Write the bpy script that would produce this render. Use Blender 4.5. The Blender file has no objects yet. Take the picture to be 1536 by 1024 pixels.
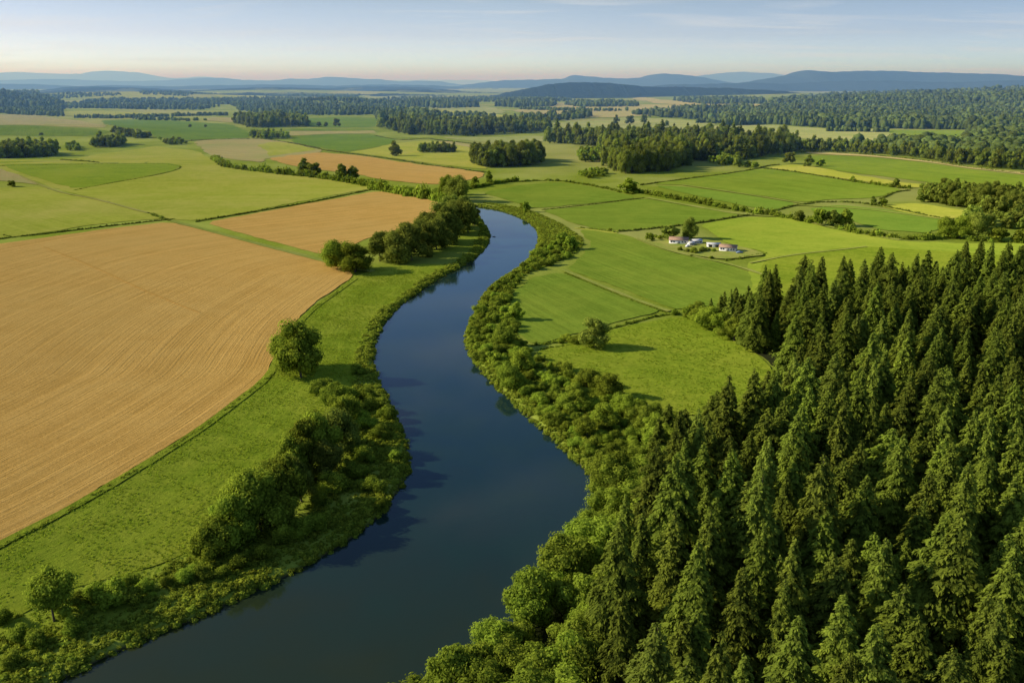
import bpy, math, random
import numpy as np
from mathutils import Vector
from mathutils.geometry import delaunay_2d_cdt

rng = np.random.default_rng(7)
random.seed(7)
sc = bpy.context.scene
COL = bpy.data.collections.new("valley")
sc.collection.children.link(COL)

# ------------------------------------------------------------------ camera geometry
H = 110.0
F = 1280.0
K = F / 1024
PITCH = math.atan((512 - 122) / F)
SP, CP = math.sin(PITCH), math.cos(PITCH)


def proj(x, y, z):
    """world -> photo pixels (1536 x 1024)"""
    d = y * CP - (z - H) * SP
    u = (y * SP + (z - H) * CP)
    d = np.where(d < 1, 1, d)
    return 768 + F * x / d, 512 - F * u / d


def chaikin(p, n=2, closed=True):
    p = np.array(p, float)
    for _ in range(n):
        q = np.roll(p, -1, 0) if closed else p[1:]
        a = p if closed else p[:-1]
        r = np.empty((len(a) * 2, p.shape[1]))
        r[0::2] = a * .75 + q * .25
        r[1::2] = a * .25 + q * .75
        if not closed:
            r = np.vstack([p[:1], r, p[-1:]])
        p = r
    return p


def inside(px, py, poly):
    res = np.zeros(np.shape(px), bool)
    n = len(poly)
    for i in range(n):
        x1, y1 = poly[i]
        x2, y2 = poly[(i + 1) % n]
        if y1 == y2:
            continue
        c = ((y1 > py) != (y2 > py)) & (px < (x2 - x1) * (py - y1) / (y2 - y1) + x1)
        res ^= c
    return res


def seg_dist(px, py, line, closed=False):
    best = np.full(np.shape(px), 1e18)
    n = len(line)
    for i in range(n if closed else n - 1):
        ax, ay = line[i]
        bx, by = line[(i + 1) % n]
        dx, dy = bx - ax, by - ay
        L = dx * dx + dy * dy + 1e-9
        t = np.clip(((px - ax) * dx + (py - ay) * dy) / L, 0, 1)
        d = (px - ax - t * dx) ** 2 + (py - ay - t * dy) ** 2
        best = np.minimum(best, d)
    return np.sqrt(best)


def flat(px, py):
    u = (512 - py) / F
    s = H / (SP - u * CP)
    return (px - 768) / F * s, s * (CP + u * SP)


# ------------------------------------------------------------------ river outline
RIGHT_PX = [(668, 300), (690, 303), (715, 308), (745, 312), (775, 322), (797, 334), (808, 348), (806, 366), (788, 392), (755, 412),
            (727, 433), (712, 462), (699, 488), (696, 512), (710, 542), (740, 574), (782, 614), (830, 658), (868, 692),
            (888, 718), (890, 752), (880, 792), (842, 852), (786, 915), (716, 980), (648, 1045), (550, 1130)]
LEFT_PX = [(-130, 1150), (0, 1062), (80, 1020), (150, 985), (220, 952), (300, 922), (380, 882), (440, 856), (512, 815), (562, 780),
           (592, 745), (611, 712), (617, 678), (604, 640), (590, 600), (568, 568), (560, 532), (566, 502), (586, 466),
           (620, 441), (652, 417), (690, 400), (716, 384), (734, 362), (735, 346), (722, 328), (712, 314), (690, 309), (668, 304)]
river = np.array([flat(*p) for p in RIGHT_PX + LEFT_PX])
river = chaikin(river, 2)


def river_sd(x, y):
    d = seg_dist(x, y, river, True)
    return np.where(inside(x, y, river), -d, d)


# ------------------------------------------------------------------ terrain
def sstep(a, b, v):
    t = np.clip((v - a) / (b - a), 0, 1)
    return t * t * (3 - 2 * t)


def bump(x, y, px, D, z, sx, sy, rot=0.0):
    D, sy = D * K, sy * K
    cx = D * (px - 768) / F / 1.0
    dx, dy = x - cx, y - D
    c, s = math.cos(rot), math.sin(rot)
    a, b = dx * c + dy * s, -dx * s + dy * c
    return z * np.exp(-(a / sx) ** 2 - (b / sy) ** 2)


HILLS = [
    # px, distance, height, sigma across, sigma deep, rot
    (60, 900, 10, 330, 130, 0.1),       # rolling field upper left
    (150, 640, 4, 200, 60, 0.2),
    (20, 1500, 17, 380, 200, 0.0),
    (260, 1250, 6, 300, 120, 0.1),
    (-40, 3300, 70, 230, 400, 0.0),    # dark wooded knoll at left edge
    (200, 4600, 46, 900, 500, 0.0),
    (500, 3300, 26, 260, 200, 0.0),
    (560, 3600, 14, 420, 300, 0.0),
    (430, 6200, 34, 1500, 600, 0.0),
    (1500, 2900, 40, 800, 420, 0.12),  # wooded hills right
    (1620, 3900, 78, 800, 520, 0.05),
    (1400, 3300, 20, 260, 180, 0.3),
    (1250, 2900, 13, 200, 150, -.2),
    (1530, 2700, 22, 260, 150, 0.2),
    (1470, 3500, 22, 200, 170, 0.0),
    (1330, 4300, 30, 900, 520, 0.0),
    (1240, 3300, 16, 600, 300, 0.0),
    (1180, 5200, 20, 900, 500, 0.0),
    (790, 4100, 12, 420, 260, 0.0),
]


def h0(x, y):
    x = np.asarray(x, float)
    y = np.asarray(y, float)
    r = np.hypot(x, y)
    z = np.zeros_like(r)
    for b in HILLS:
        z = z + bump(x, y, *b)
    amp = sstep(560 * K, 1500 * K, r)
    und = (np.sin(x / 170 + 1.3 * np.sin(y / 310)) * np.sin(y / 140 + .7) * 2.2 + np.sin(x / 67 + y / 91) * .6
           + np.sin(x / 420 - y / 530 + 2) * 3.0)
    z = z + und * amp
    small = sstep(30, 160, np.abs(seg_dist(x, y, river[::6], True)) if r.size < 5000 else r * 0 + 200)
    return z


def hfull(x, y):
    z = h0(x, y)
    m = (np.abs(x) < 500) & (y < 1100)
    sd = np.full(np.shape(x), 999.0)
    sd[m] = river_sd(x[m], y[m])
    t = sstep(3.2, -2.2, sd) if False else np.clip((3.2 - sd) / 5.4, 0, 1)
    t = t * t * (3 - 2 * t)
    z = z - 2.6 * t
    # low lumpy unevenness of the river meadows
    z = z + np.where(sd < 998, 0.10 * np.sin(x / 3.1 + np.sin(y / 4.7) * 2) * np.sin(y / 3.7 + x / 9) * sstep(3, 8, sd), 0)
    return z, sd


_T = np.geomspace(60, 60000, 5000)


def G(px, py):
    """photo pixel -> point on the terrain"""
    u = (512 - py) / F
    X = (px - 768) / F
    fy = CP + u * SP
    fz = -SP + u * CP
    if fz >= -1e-5:
        fz = -1e-5
    s = _T / fy
    x, y, z = X * s, fy * s, H + fz * s
    d = z - h0(x, y)
    k = np.argmax(d < 0)
    if d[k] >= 0:
        k = len(_T) - 1
    if k == 0:
        w = flat(px, py)
        return (w[0], w[1], 0.0)
    a = d[k - 1] / (d[k - 1] - d[k])
    a = min(max(a, 0), 1)
    t = s[k - 1] + a * (s[k] - s[k - 1])
    return (X * t, fy * t, float(h0(np.array([X * t]), np.array([fy * t]))[0]))


# ------------------------------------------------------------------ mesh helpers
def make_mesh(name, verts, faces, k=None, attrs=None, uv=None, smooth=False):
    """verts (N,3); faces (M,k) array, or list of arrays of different k"""
    verts = np.asarray(verts, np.float32)
    if not isinstance(faces, list):
        faces = [faces]
    faces = [np.asarray(f, np.int32) for f in faces if len(f)]
    me = bpy.data.meshes.new(name)
    me.vertices.add(len(verts))
    me.vertices.foreach_set('co', verts.ravel())
    tot = sum(f.size for f in faces)
    npol = sum(len(f) for f in faces)
    me.loops.add(tot)
    me.loops.foreach_set('vertex_index', np.concatenate([f.ravel() for f in faces]))
    me.polygons.add(npol)
    ls = np.concatenate([np.full(len(f), f.shape[1], np.int32) for f in faces])
    st = np.concatenate([[0], np.cumsum(ls)[:-1]]).astype(np.int32)
    me.polygons.foreach_set('loop_start', st)
    if smooth:
        me.polygons.foreach_set('use_smooth', np.ones(npol, bool))
    for n, v in (attrs or {}).items():
        a = me.attributes.new(n, 'FLOAT', 'POINT')
        a.data.foreach_set('value', np.asarray(v, np.float32))
    if uv is not None:
        l = me.uv_layers.new(name='UVMap')
        idx = np.concatenate([f.ravel() for f in faces])
        l.data.foreach_set('uv', np.asarray(uv, np.float32)[idx].ravel())
    me.update(calc_edges=True)
    me.validate()
    return me


def link(name, data, parent=None, loc=(0, 0, 0), rz=0, scale=None, mat=None):
    o = bpy.data.objects.new(name, data)
    COL.objects.link(o)
    o.location = loc
    o.rotation_euler = (0, 0, rz)
    if scale is not None:
        o.scale = scale if hasattr(scale, '__len__') else (scale,) * 3
    if parent:
        o.parent = parent
    if mat and data is not None and not data.materials:
        data.materials.append(mat)
    return o


def tag(o, label, cat, group=None, kind=None):
    if label:
        o['label'] = label
    if cat:
        o['category'] = cat
    if group:
        o['group'] = group
    if kind:
        o['kind'] = kind
    return o


def struct(o):
    o['kind'] = 'structure'
    return o


# ------------------------------------------------------------------ materials
class NT:
    def __init__(s, name):
        s.m = bpy.data.materials.new(name)
        s.m.use_nodes = True
        s.t = s.m.node_tree
        s.t.nodes.clear()
        s.out = s.t.nodes.new('ShaderNodeOutputMaterial')

    def n(s, typ, **kw):
        nd = s.t.nodes.new('ShaderNode' + typ)
        for k, v in kw.items():
            if k.startswith('i_'):
                key = k[2:].replace('_', ' ')
                nd.inputs[key].default_value = v
            else:
                setattr(nd, k, v)
        return nd

    def l(s, a, b):
        s.t.links.new(a, b)

    def math(s, op, a, b=None, c=None):
        nd = s.n('Math', operation=op)
        for i, v in enumerate((a, b, c)):
            if v is None:
                continue
            if isinstance(v, (int, float)):
                nd.inputs[i].default_value = v
            else:
                s.l(v, nd.inputs[i])
        return nd.outputs[0]

    def mix(s, fac, a, b, mode='MIX'):
        nd = s.n('Mix', data_type='RGBA', blend_type=mode)
        for i, v in ((0, fac), (6, a), (7, b)):
            if isinstance(v, (int, float)):
                nd.inputs[i].default_value = v
            elif isinstance(v, tuple):
                nd.inputs[i].default_value = (*v[:3], 1)
            else:
                s.l(v, nd.inputs[i])
        return nd.outputs[2]

    def noise(s, vec, scale, detail=3, rough=.55):
        nd = s.n('TexNoise')
        nd.inputs['Scale'].default_value = scale
        nd.inputs['Detail'].default_value = detail
        nd.inputs['Roughness'].default_value = rough
        s.l(vec, nd.inputs['Vector'])
        return nd.outputs[0]

    def ramp(s, v, a, b, lo=0.0, hi=1.0):
        nd = s.n('MapRange')
        nd.inputs[1].default_value = a
        nd.inputs[2].default_value = b
        nd.inputs[3].default_value = lo
        nd.inputs[4].default_value = hi
        s.l(v, nd.inputs[0])
        return nd.outputs[0]


def foliage_mat(name, dark, light, dry=None, trans=.25, big=0.02):
    t = NT(name)
    geo = t.n('NewGeometry')
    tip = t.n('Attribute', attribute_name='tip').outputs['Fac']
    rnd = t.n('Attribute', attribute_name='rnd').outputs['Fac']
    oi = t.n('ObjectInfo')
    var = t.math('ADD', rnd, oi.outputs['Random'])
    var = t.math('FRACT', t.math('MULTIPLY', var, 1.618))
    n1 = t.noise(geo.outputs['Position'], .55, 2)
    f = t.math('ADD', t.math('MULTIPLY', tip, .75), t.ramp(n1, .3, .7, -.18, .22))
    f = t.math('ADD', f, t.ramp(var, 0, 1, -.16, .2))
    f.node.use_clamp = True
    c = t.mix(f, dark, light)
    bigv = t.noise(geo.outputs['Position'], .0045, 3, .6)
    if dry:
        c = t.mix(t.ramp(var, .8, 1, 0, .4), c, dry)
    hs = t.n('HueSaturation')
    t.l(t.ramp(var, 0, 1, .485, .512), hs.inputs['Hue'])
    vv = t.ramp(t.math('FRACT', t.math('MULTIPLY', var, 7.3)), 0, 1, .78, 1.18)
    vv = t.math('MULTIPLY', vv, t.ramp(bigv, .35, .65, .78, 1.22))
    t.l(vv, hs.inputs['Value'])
    t.l(c, hs.inputs['Color'])
    d = t.n('BsdfDiffuse')
    tr = t.n('BsdfTranslucent')
    t.l(hs.outputs[0], d.inputs[0])
    t.l(hs.outputs[0], tr.inputs[0])
    ms = t.n('MixShader')
    ms.inputs[0].default_value = trans
    t.l(d.outputs[0], ms.inputs[1])
    t.l(tr.outputs[0], ms.inputs[2])
    t.l(ms.outputs[0], t.out.inputs[0])
    return t.m


def simple_mat(name, col, rough=.9, nscale=1.0, amt=.25, metal=0.0):
    t = NT(name)
    geo = t.n('NewGeometry')
    n1 = t.noise(geo.outputs['Position'], nscale, 4)
    c = t.mix(t.ramp(n1, .3, .7), tuple(v * (1 - amt) for v in col), tuple(min(1, v * (1 + amt)) for v in col))
    b = t.n('BsdfPrincipled')
    b.inputs['Roughness'].default_value = rough
    b.inputs['Metallic'].default_value = metal
    t.l(c, b.inputs['Base Color'])
    t.l(b.outputs[0], t.out.inputs[0])
    return t.m


def field_mat(name, a, b, c, row=1.2, rowamt=.5, bumpd=.12, patch=.012, pamt=.6, fine=1.0):
    """a, b: light and dark of the crop, c: the odd colour of thin or dry patches.  UV is in metres along (u) and across (v) the rows."""
    t = NT(name)
    uv = t.n('TexCoord').outputs['UV']
    geo = t.n('NewGeometry')
    pos = geo.outputs['Position']
    mp = t.n('Mapping')
    mp.inputs['Scale'].default_value = (.012, row, 1)
    t.l(uv, mp.inputs[0])
    wv = t.noise(mp.outputs[0], 1.0, 4, .65)
    mp2 = t.n('Mapping')
    mp2.inputs['Scale'].default_value = (.004, row * .16, 1)
    t.l(uv, mp2.inputs[0])
    w2 = t.noise(mp2.outputs[0], 1.0, 3, .6)
    p1 = t.noise(pos, patch, 5, .6)
    p2 = t.noise(pos, patch * 9, 3, .6)
    p3 = t.noise(pos, fine, 6, .8)
    rows = t.math('ADD', t.ramp(wv, .35, .65, -.5, .5), t.ramp(w2, .35, .65, -.35, .35))
    rows = t.math('MULTIPLY', rows, rowamt)
    f = t.math('ADD', rows, t.ramp(p3, .36, .64, .08, .92))
    f = t.math('ADD', f, t.ramp(p2, .3, .7, -.15, .15))
    f.node.use_clamp = True
    col = t.mix(f, b, a)
    fc = t.math('ADD', t.ramp(p1, .42, .72, 0, pamt), t.ramp(p2, .45, .8, 0, pamt * .5))
    fc.node.use_clamp = True
    col = t.mix(fc, col, c)
    bp = t.n('Bump')
    bp.inputs['Strength'].default_value = 1.0
    bp.inputs['Distance'].default_value = bumpd
    hh = t.math('ADD', t.math('MULTIPLY', rows, 1.0), t.math('MULTIPLY', p3, 1.3))
    t.l(hh, bp.inputs['Height'])
    d = t.n('BsdfDiffuse')
    d.inputs['Roughness'].default_value = .6
    t.l(col, d.inputs[0])
    t.l(bp.outputs[0], d.inputs['Normal'])
    t.l(d.outputs[0], t.out.inputs[0])
    return t.m


M = {}
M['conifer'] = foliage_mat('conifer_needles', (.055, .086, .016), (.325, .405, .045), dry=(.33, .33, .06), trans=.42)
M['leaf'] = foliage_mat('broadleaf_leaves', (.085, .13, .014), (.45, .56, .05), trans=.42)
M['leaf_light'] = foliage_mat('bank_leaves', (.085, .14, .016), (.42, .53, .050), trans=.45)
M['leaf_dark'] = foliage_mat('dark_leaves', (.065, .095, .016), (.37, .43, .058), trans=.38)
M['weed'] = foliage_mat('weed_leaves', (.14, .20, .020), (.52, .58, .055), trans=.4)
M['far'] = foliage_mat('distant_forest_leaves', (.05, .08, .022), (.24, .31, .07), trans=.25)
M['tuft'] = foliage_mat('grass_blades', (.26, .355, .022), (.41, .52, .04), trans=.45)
M['bark'] = simple_mat('bark', (.10, .075, .055), .9, 3.0, .4)
M['wheat'] = field_mat('wheat_crop', (.81, .495, .125), (.57, .333, .074), (.68, .45, .125), row=1.05, rowamt=.7, bumpd=.2, patch=.006, pamt=.5)
M['stubble'] = field_mat('trodden_stubble', (.72, .45, .11), (.52, .31, .07), (.6, .40, .10), row=1.0, rowamt=.5, bumpd=.1, patch=.05, pamt=.6)
M['tan'] = field_mat('tan_crop', (.62, .50, .18), (.46, .37, .12), (.40, .42, .11), row=.3, rowamt=.5, patch=.01, pamt=.7)
M['yellowgreen'] = field_mat('barley_crop', (.50, .51, .065), (.365, .40, .042), (.58, .52, .10), row=.35, rowamt=.6, bumpd=.2, patch=.011, pamt=.75, fine=.35)
M['green'] = field_mat('green_crop', (.235, .335, .034), (.16, .24, .023), (.31, .365, .042), row=.45, rowamt=.8, bumpd=.2, patch=.009, pamt=.6, fine=.6)
M['vivid'] = field_mat('clover_crop', (.21, .33, .036), (.15, .245, .026), (.27, .35, .042), row=.3, rowamt=.4, patch=.01, pamt=.6, fine=.5)
M['meadow'] = field_mat('meadow_grass', (.325, .41, .030), (.185, .265, .018), (.43, .45, .05), row=.25, rowamt=.35, bumpd=.5, patch=.02, pamt=.55, fine=.55)
M['pale'] = field_mat('pale_pasture', (.42, .46, .12), (.30, .34, .08), (.52, .48, .17), row=.2, rowamt=.5, patch=.008, pamt=.8, fine=.3)
M['verge'] = field_mat('verge_grass', (.38, .43, .07), (.23, .29, .045), (.48, .44, .12), row=.6, rowamt=.6, bumpd=.25, patch=.04, pamt=.6, fine=.9)
M['track'] = field_mat('track_dirt', (.54, .46, .13), (.38, .35, .085), (.30, .34, .06), row=1.0, rowamt=.5, bumpd=.1, patch=.05, pamt=.7, fine=1.2)
M['yard'] = field_mat('yard_dirt', (.46, .42, .11), (.29, .32, .055), (.25, .33, .042), row=.5, rowamt=.2, bumpd=.1, patch=.09, pamt=.9, fine=.9)
M['spring'] = field_mat('spring_crop', (.35, .44, .042), (.235, .325, .027), (.42, .45, .052), row=.35, rowamt=.5, bumpd=.2, patch=.01, pamt=.7, fine=.4)
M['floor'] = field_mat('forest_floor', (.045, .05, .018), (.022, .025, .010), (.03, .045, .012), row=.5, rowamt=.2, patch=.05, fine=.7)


def ground_mat():
    t = NT('ground_grass')
    pos = t.n('NewGeometry').outputs['Position']
    p0 = t.noise(pos, .0011, 4, .6)
    p1 = t.noise(pos, .009, 4, .6)
    p3 = t.noise(pos, .5, 4, .75)
    c = t.mix(t.ramp(p3, .3, .7), (.16, .215, .020), (.28, .34, .036))
    c = t.mix(t.ramp(p1, .42, .62, 0, .7), c, (.36, .40, .08))
    c = t.mix(t.ramp(p0, .5, .6, 0, .6), c, (.42, .38, .13))
    # wet mud where the bank drops to the water
    z = t.n('SeparateXYZ')
    t.l(pos, z.inputs[0])
    c = t.mix(t.math('MULTIPLY', t.ramp(z.outputs[2], -.5, -1.1), t.ramp(z.outputs[1], 880, 840)), c, (.05, .045, .025))
    bp = t.n('Bump')
    bp.inputs['Distance'].default_value = .3
    t.l(p3, bp.inputs['Height'])
    d = t.n('BsdfDiffuse')
    t.l(c, d.inputs[0])
    t.l(bp.outputs[0], d.inputs['Normal'])
    t.l(d.outputs[0], t.out.inputs[0])
    return t.m


M['ground'] = ground_mat()


def hill_mat(name, forest, field, famt, thr=.60):
    t = NT(name)
    pos = t.n('NewGeometry').outputs['Position']
    p = t.noise(pos, .0016, 5, .6)
    q = t.noise(pos, .022, 5, .75)
    c = t.mix(t.ramp(q, .3, .7), tuple(v * .55 for v in forest), tuple(v * 1.45 for v in forest))
    if famt:
        c = t.mix(t.ramp(p, thr, thr + .03, 0, famt), c, field)
    bp = t.n('Bump')
    bp.inputs['Distance'].default_value = 14
    t.l(q, bp.inputs['Height'])
    d = t.n('BsdfDiffuse')
    t.l(c, d.inputs[0])
    t.l(bp.outputs[0], d.inputs['Normal'])
    t.l(d.outputs[0], t.out.inputs[0])
    return t.m


M['hill_far'] = hill_mat('far_hill_forest', (.045, .06, .03), (.12, .13, .05), 0)
M['hill_patch'] = hill_mat('patchwork_hill', (.030, .048, .018), (.26, .29, .08), .85, .53)
M['hill_mid'] = hill_mat('mid_hill_forest', (.030, .045, .018), (.17, .19, .06), .8)


def water_mat():
    t = NT('river_water')
    pos = t.n('NewGeometry').outputs['Position']
    mp = t.n('Mapping')
    mp.inputs['Scale'].default_value = (1, .55, 1)
    t.l(pos, mp.inputs[0])
    n1 = t.noise(mp.outputs[0], .9, 3, .6)
    n2 = t.noise(pos, .05, 3, .5)
    n3 = t.noise(pos, 3.0, 2, .5)
    bp = t.n('Bump')
    bp.inputs['Strength'].default_value = .2
    bp.inputs['Distance'].default_value = .045
    t.l(t.math('ADD', t.math('MULTIPLY', n1, t.ramp(n2, .35, .65, .3, 1.2)), t.math('MULTIPLY', n3, .3)), bp.inputs['Height'])
    y = t.n('SeparateXYZ')
    t.l(pos, y.inputs[0])
    c = t.mix(t.ramp(n2, .35, .7), (.009, .030, .032), (.012, .034, .026))
    # the shallower, browner reach downstream
    sh = t.math('ADD', t.math('MULTIPLY_ADD', y.outputs[0], .7, y.outputs[1]), t.ramp(n2, .3, .7, -25, 25))
    c = t.mix(t.ramp(sh, 215, 75, 0, 1), c, (.024, .033, .010))
    b = t.n('BsdfPrincipled')
    b.inputs['Roughness'].default_value = .035
    b.inputs['IOR'].default_value = 1.33
    t.l(c, b.inputs['Base Color'])
    t.l(bp.outputs[0], b.inputs['Normal'])
    t.l(b.outputs[0], t.out.inputs[0])
    return t.m


M['water'] = water_mat()

# ------------------------------------------------------------------ ground sheet, water
NR, NA = 820, 560
th = np.concatenate([np.linspace(-58, 58, NA) * math.pi / 180, np.linspace(60, 300, 26) * math.pi / 180])
rr = np.concatenate([[0, 20, 40], np.geomspace(60, 900, 560), np.geomspace(905, 85000, 290)])
R_, T_ = np.meshgrid(rr, th, indexing='ij')
gx, gy = (R_ * np.sin(T_)), (R_ * np.cos(T_))
gz = hfull(gx.ravel(), gy.ravel())[0]
gv = np.stack([gx.ravel(), gy.ravel(), gz], 1)
nr, nt = R_.shape
ii, jj = np.meshgrid(np.arange(nr - 1), np.arange(nt), indexing='ij')
j2 = (jj + 1) % nt
gf = np.stack([ii * nt + jj, (ii + 1) * nt + jj, (ii + 1) * nt + j2, ii * nt + j2], -1).reshape(-1, 4)[:, ::-1]
gf = gf[(gf[:, 0] >= nt) | True]
me = make_mesh('ground', gv, gf, smooth=True)
struct(link('ground', me, mat=M['ground']))

nrm = np.roll(river, -1, 0) - np.roll(river, 1, 0)
nrm = np.stack([nrm[:, 1], -nrm[:, 0]], 1)
nrm /= np.linalg.norm(nrm, axis=1)[:, None] + 1e-9
cand = river + nrm * 1.3
if inside(cand[:1, 0], cand[:1, 1], river)[0]:
    cand = river - nrm * 1.3
vs, _, fs, *_r = delaunay_2d_cdt([Vector(p) for p in cand], [], [list(range(len(cand)))], 1, 1e-4)
wv = np.array([(v[0], v[1], -1.15) for v in vs])
wf = np.array([list(f) for f in fs])
# make faces point up
a, b, c = wv[wf[:, 0]], wv[wf[:, 1]], wv[wf[:, 2]]
flip = np.cross(b - a, c - a)[:, 2] < 0
wf[flip] = wf[flip][:, ::-1]
struct(link('river_water', make_mesh('river_water', wv, wf), mat=M['water']))

# coarse interior points for draped sheets
_sub = (np.arange(nr) % 3 == 0)[:, None] & (np.arange(nt) % 3 == 0)[None, :] & (np.abs(T_) < 1.0) & (R_ < 11500) & (R_ > 50)
SX, SY = gx[_sub], gy[_sub]


NDR = [0]


def drape(name, pix, mat, rows=None, off=.25, curve=None, world=None, smooth_n=1):
    """a sheet of crop or track laid on the ground inside an outline given where it stands in the photograph"""
    if world is None:
        pts = np.array([G(*p)[:2] for p in pix])
    else:
        pts = np.array(world)
    if smooth_n:
        # cut the corners only slightly
        q = []
        n = len(pts)
        for i in range(n):
            a, b, c = pts[i - 1], pts[i], pts[(i + 1) % n]
            q += [b + (a - b) * .12, b + (c - b) * .12]
        pts = np.array(q)
    # subdivide the edges and make them slightly irregular
    q = []
    n = len(pts)
    for i in range(n):
        a, b = pts[i], pts[(i + 1) % n]
        d = math.hypot(*(a + b)) / 2
        L = math.hypot(*(b - a))
        step = max(2.5, d * .012)
        k = max(1, int(L / step))
        for s in range(k):
            p = a + (b - a) * s / k
            if s:
                p = p + rng.normal(0, .0012 * d + .05, 2)
            q.append(p)
    pts = np.array(q)
    x0, y0 = pts.min(0)
    x1, y1 = pts.max(0)
    m = (SX > x0) & (SX < x1) & (SY > y0) & (SY < y1)
    cx, cy = SX[m], SY[m]
    m2 = inside(cx, cy, pts)
    cx, cy = cx[m2], cy[m2]
    if len(cx) > 5000:
        k = rng.permutation(len(cx))[:5000]
        cx, cy = cx[k], cy[k]
    if len(cx):
        m3 = seg_dist(cx, cy, pts, True) > .003 * np.hypot(cx, cy)
        cx, cy = cx[m3], cy[m3]
    allp = [Vector(p) for p in pts] + [Vector(p) for p in zip(cx, cy)]
    vs, _, fs, *_r = delaunay_2d_cdt(allp, [], [list(range(len(pts)))], 1, 1e-3)
    v = np.array([(p[0], p[1]) for p in vs])
    f = np.array([list(t) for t in fs if len(t) == 3])
    a, b, c = v[f[:, 0]], v[f[:, 1]], v[f[:, 2]]
    cr = (b[:, 0] - a[:, 0]) * (c[:, 1] - a[:, 1]) - (b[:, 1] - a[:, 1]) * (c[:, 0] - a[:, 0])
    f[cr < 0] = f[cr < 0][:, ::-1]
    NDR[0] += 1
    z = h0(v[:, 0], v[:, 1]) + off + .004 * NDR[0]
    if curve is not None:
        cl = chaikin(np.array([G(*p)[:2] for p in curve]), 3, False)
        vv = seg_dist(v[:, 0], v[:, 1], cl)
        dd = np.stack([(v[:, 0] - cl[i, 0]) ** 2 + (v[:, 1] - cl[i, 1]) ** 2 for i in range(len(cl))])
        k = np.argmin(dd, 0)
        L = np.concatenate([[0], np.cumsum(np.hypot(*np.diff(cl, axis=0).T))])
        uv = np.stack([L[k] * 0 + v[:, 1], vv], 1)
    else:
        if rows is None:
            rows = ((700, 300), (900, 360))
        p, q = np.array(G(*rows[0])[:2]), np.array(G(*rows[1])[:2])
        d = (q - p) / np.linalg.norm(q - p)
        uv = np.stack([v @ d, v @ np.array([-d[1], d[0]])], 1)
    return struct(link(name, make_mesh(name, np.column_stack([v, z]), f, uv=uv), mat=M[mat]))


def strip(name, pix, width, mat, off=.3, closed=False):
    """a track or verge of given width along a line"""
    p = np.array([G(*q)[:2] for q in pix])
    p = chaikin(p, 2, False)
    # resample
    q = [p[0]]
    for i in range(1, len(p)):
        L = np.linalg.norm(p[i] - p[i - 1])
        n = max(1, int(L / max(3, .01 * np.linalg.norm(p[i]))))
        for s in range(1, n + 1):
            q.append(p[i - 1] + (p[i] - p[i - 1]) * s / n)
    p = np.array(q)
    d = np.gradient(p, axis=0)
    d /= np.linalg.norm(d, axis=1)[:, None] + 1e-9
    nn = np.stack([-d[:, 1], d[:, 0]], 1)
    w = width * (1 + rng.normal(0, .06, len(p)))[:, None] / 2
    a, b = p + nn * w, p - nn * w
    L = np.concatenate([[0], np.cumsum(np.hypot(*np.diff(p, axis=0).T))])
    cols = [a, p, b]
    v = np.concatenate([np.column_stack([c, h0(c[:, 0], c[:, 1]) + off + .25]) for c in cols])
    uv = np.concatenate([np.column_stack([L, np.full(len(p), s * width / 2)]) for s in (1, 0, -1)])
    n = len(p)
    i = np.arange(n - 1)
    f = np.concatenate([np.stack([i + k * n, i + (k + 1) * n, i + 1 + (k + 1) * n, i + 1 + k * n], 1) for k in (0, 1)])
    return struct(link(name, make_mesh(name, v, f, uv=uv), mat=M[mat]))


# ------------------------------------------------------------------ fields
W1_EDGE = [(-120, 868), (0, 812), (100, 762), (200, 703), (300, 640), (352, 600), (402, 562), (418, 522), (440, 486), (468, 458), (500, 436), (530, 414)]
drape('wheat_field', [(-260, 400), (0, 366), (60, 358), (150, 345), (255, 333), (330, 352), (400, 370), (470, 388), (522, 404)] + W1_EDGE[::-1][:-1] + [(-200, 905), (-500, 1000)],
      'wheat', curve=W1_EDGE, off=.3)
drape('wheat_field', [(307, 334), (400, 317), (512, 297), (566, 287), (620, 294), (661, 305), (655, 323), (605, 343), (553, 357), (500, 378), (478, 381), (430, 368), (370, 352)],
      'wheat', rows=((320, 336), (640, 300)))
drape('barley_field', [(258, 330), (293, 331), (400, 313), (512, 291), (562, 282), (500, 268), (400, 257), (333, 250), (315, 237), (298, 227), (233, 219), (213, 223), (140, 232), (83, 240), (0, 240), (-120, 244), (-120, 262), (0, 256), (60, 274), (110, 290), (160, 304), (217, 317)],
      'yellowgreen', rows=((120, 290), (500, 285)), off=.25)
drape('barley_field', [(0, 247), (70, 246), (150, 246), (250, 245), (273, 249), (262, 257), (200, 268), (112, 284), (60, 268), (30, 259)], 'spring', rows=((0, 250), (270, 249)), off=.45)
drape('barley_field', [(0, 282), (63, 280), (133, 298), (217, 319), (250, 328), (190, 332), (133, 338), (60, 350), (0, 358), (-150, 372), (-150, 292)],
      'yellowgreen', rows=((0, 290), (200, 335)), off=.25)
drape('fallow_field', [(-120, 246), (-10, 252), (12, 258), (30, 263), (63, 278), (0, 271), (-120, 272)], 'tan', off=.4)
drape('tan_field', [(-60, 170), (0, 172), (50, 173), (110, 180), (150, 187), (162, 192), (100, 190), (40, 188), (-60, 187)], 'tan', off=.4)
drape('green_field', [(-60, 188), (0, 188), (70, 190), (140, 193), (170, 198), (133, 204), (60, 205), (0, 203), (-60, 203)], 'green', off=.4)
drape('green_field', [(150, 181), (200, 179), (290, 183), (347, 187), (373, 198), (373, 207), (330, 209), (277, 210), (230, 205), (227, 197), (173, 190)], 'vivid', rows=((160, 185), (370, 200)), off=.4)
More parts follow.
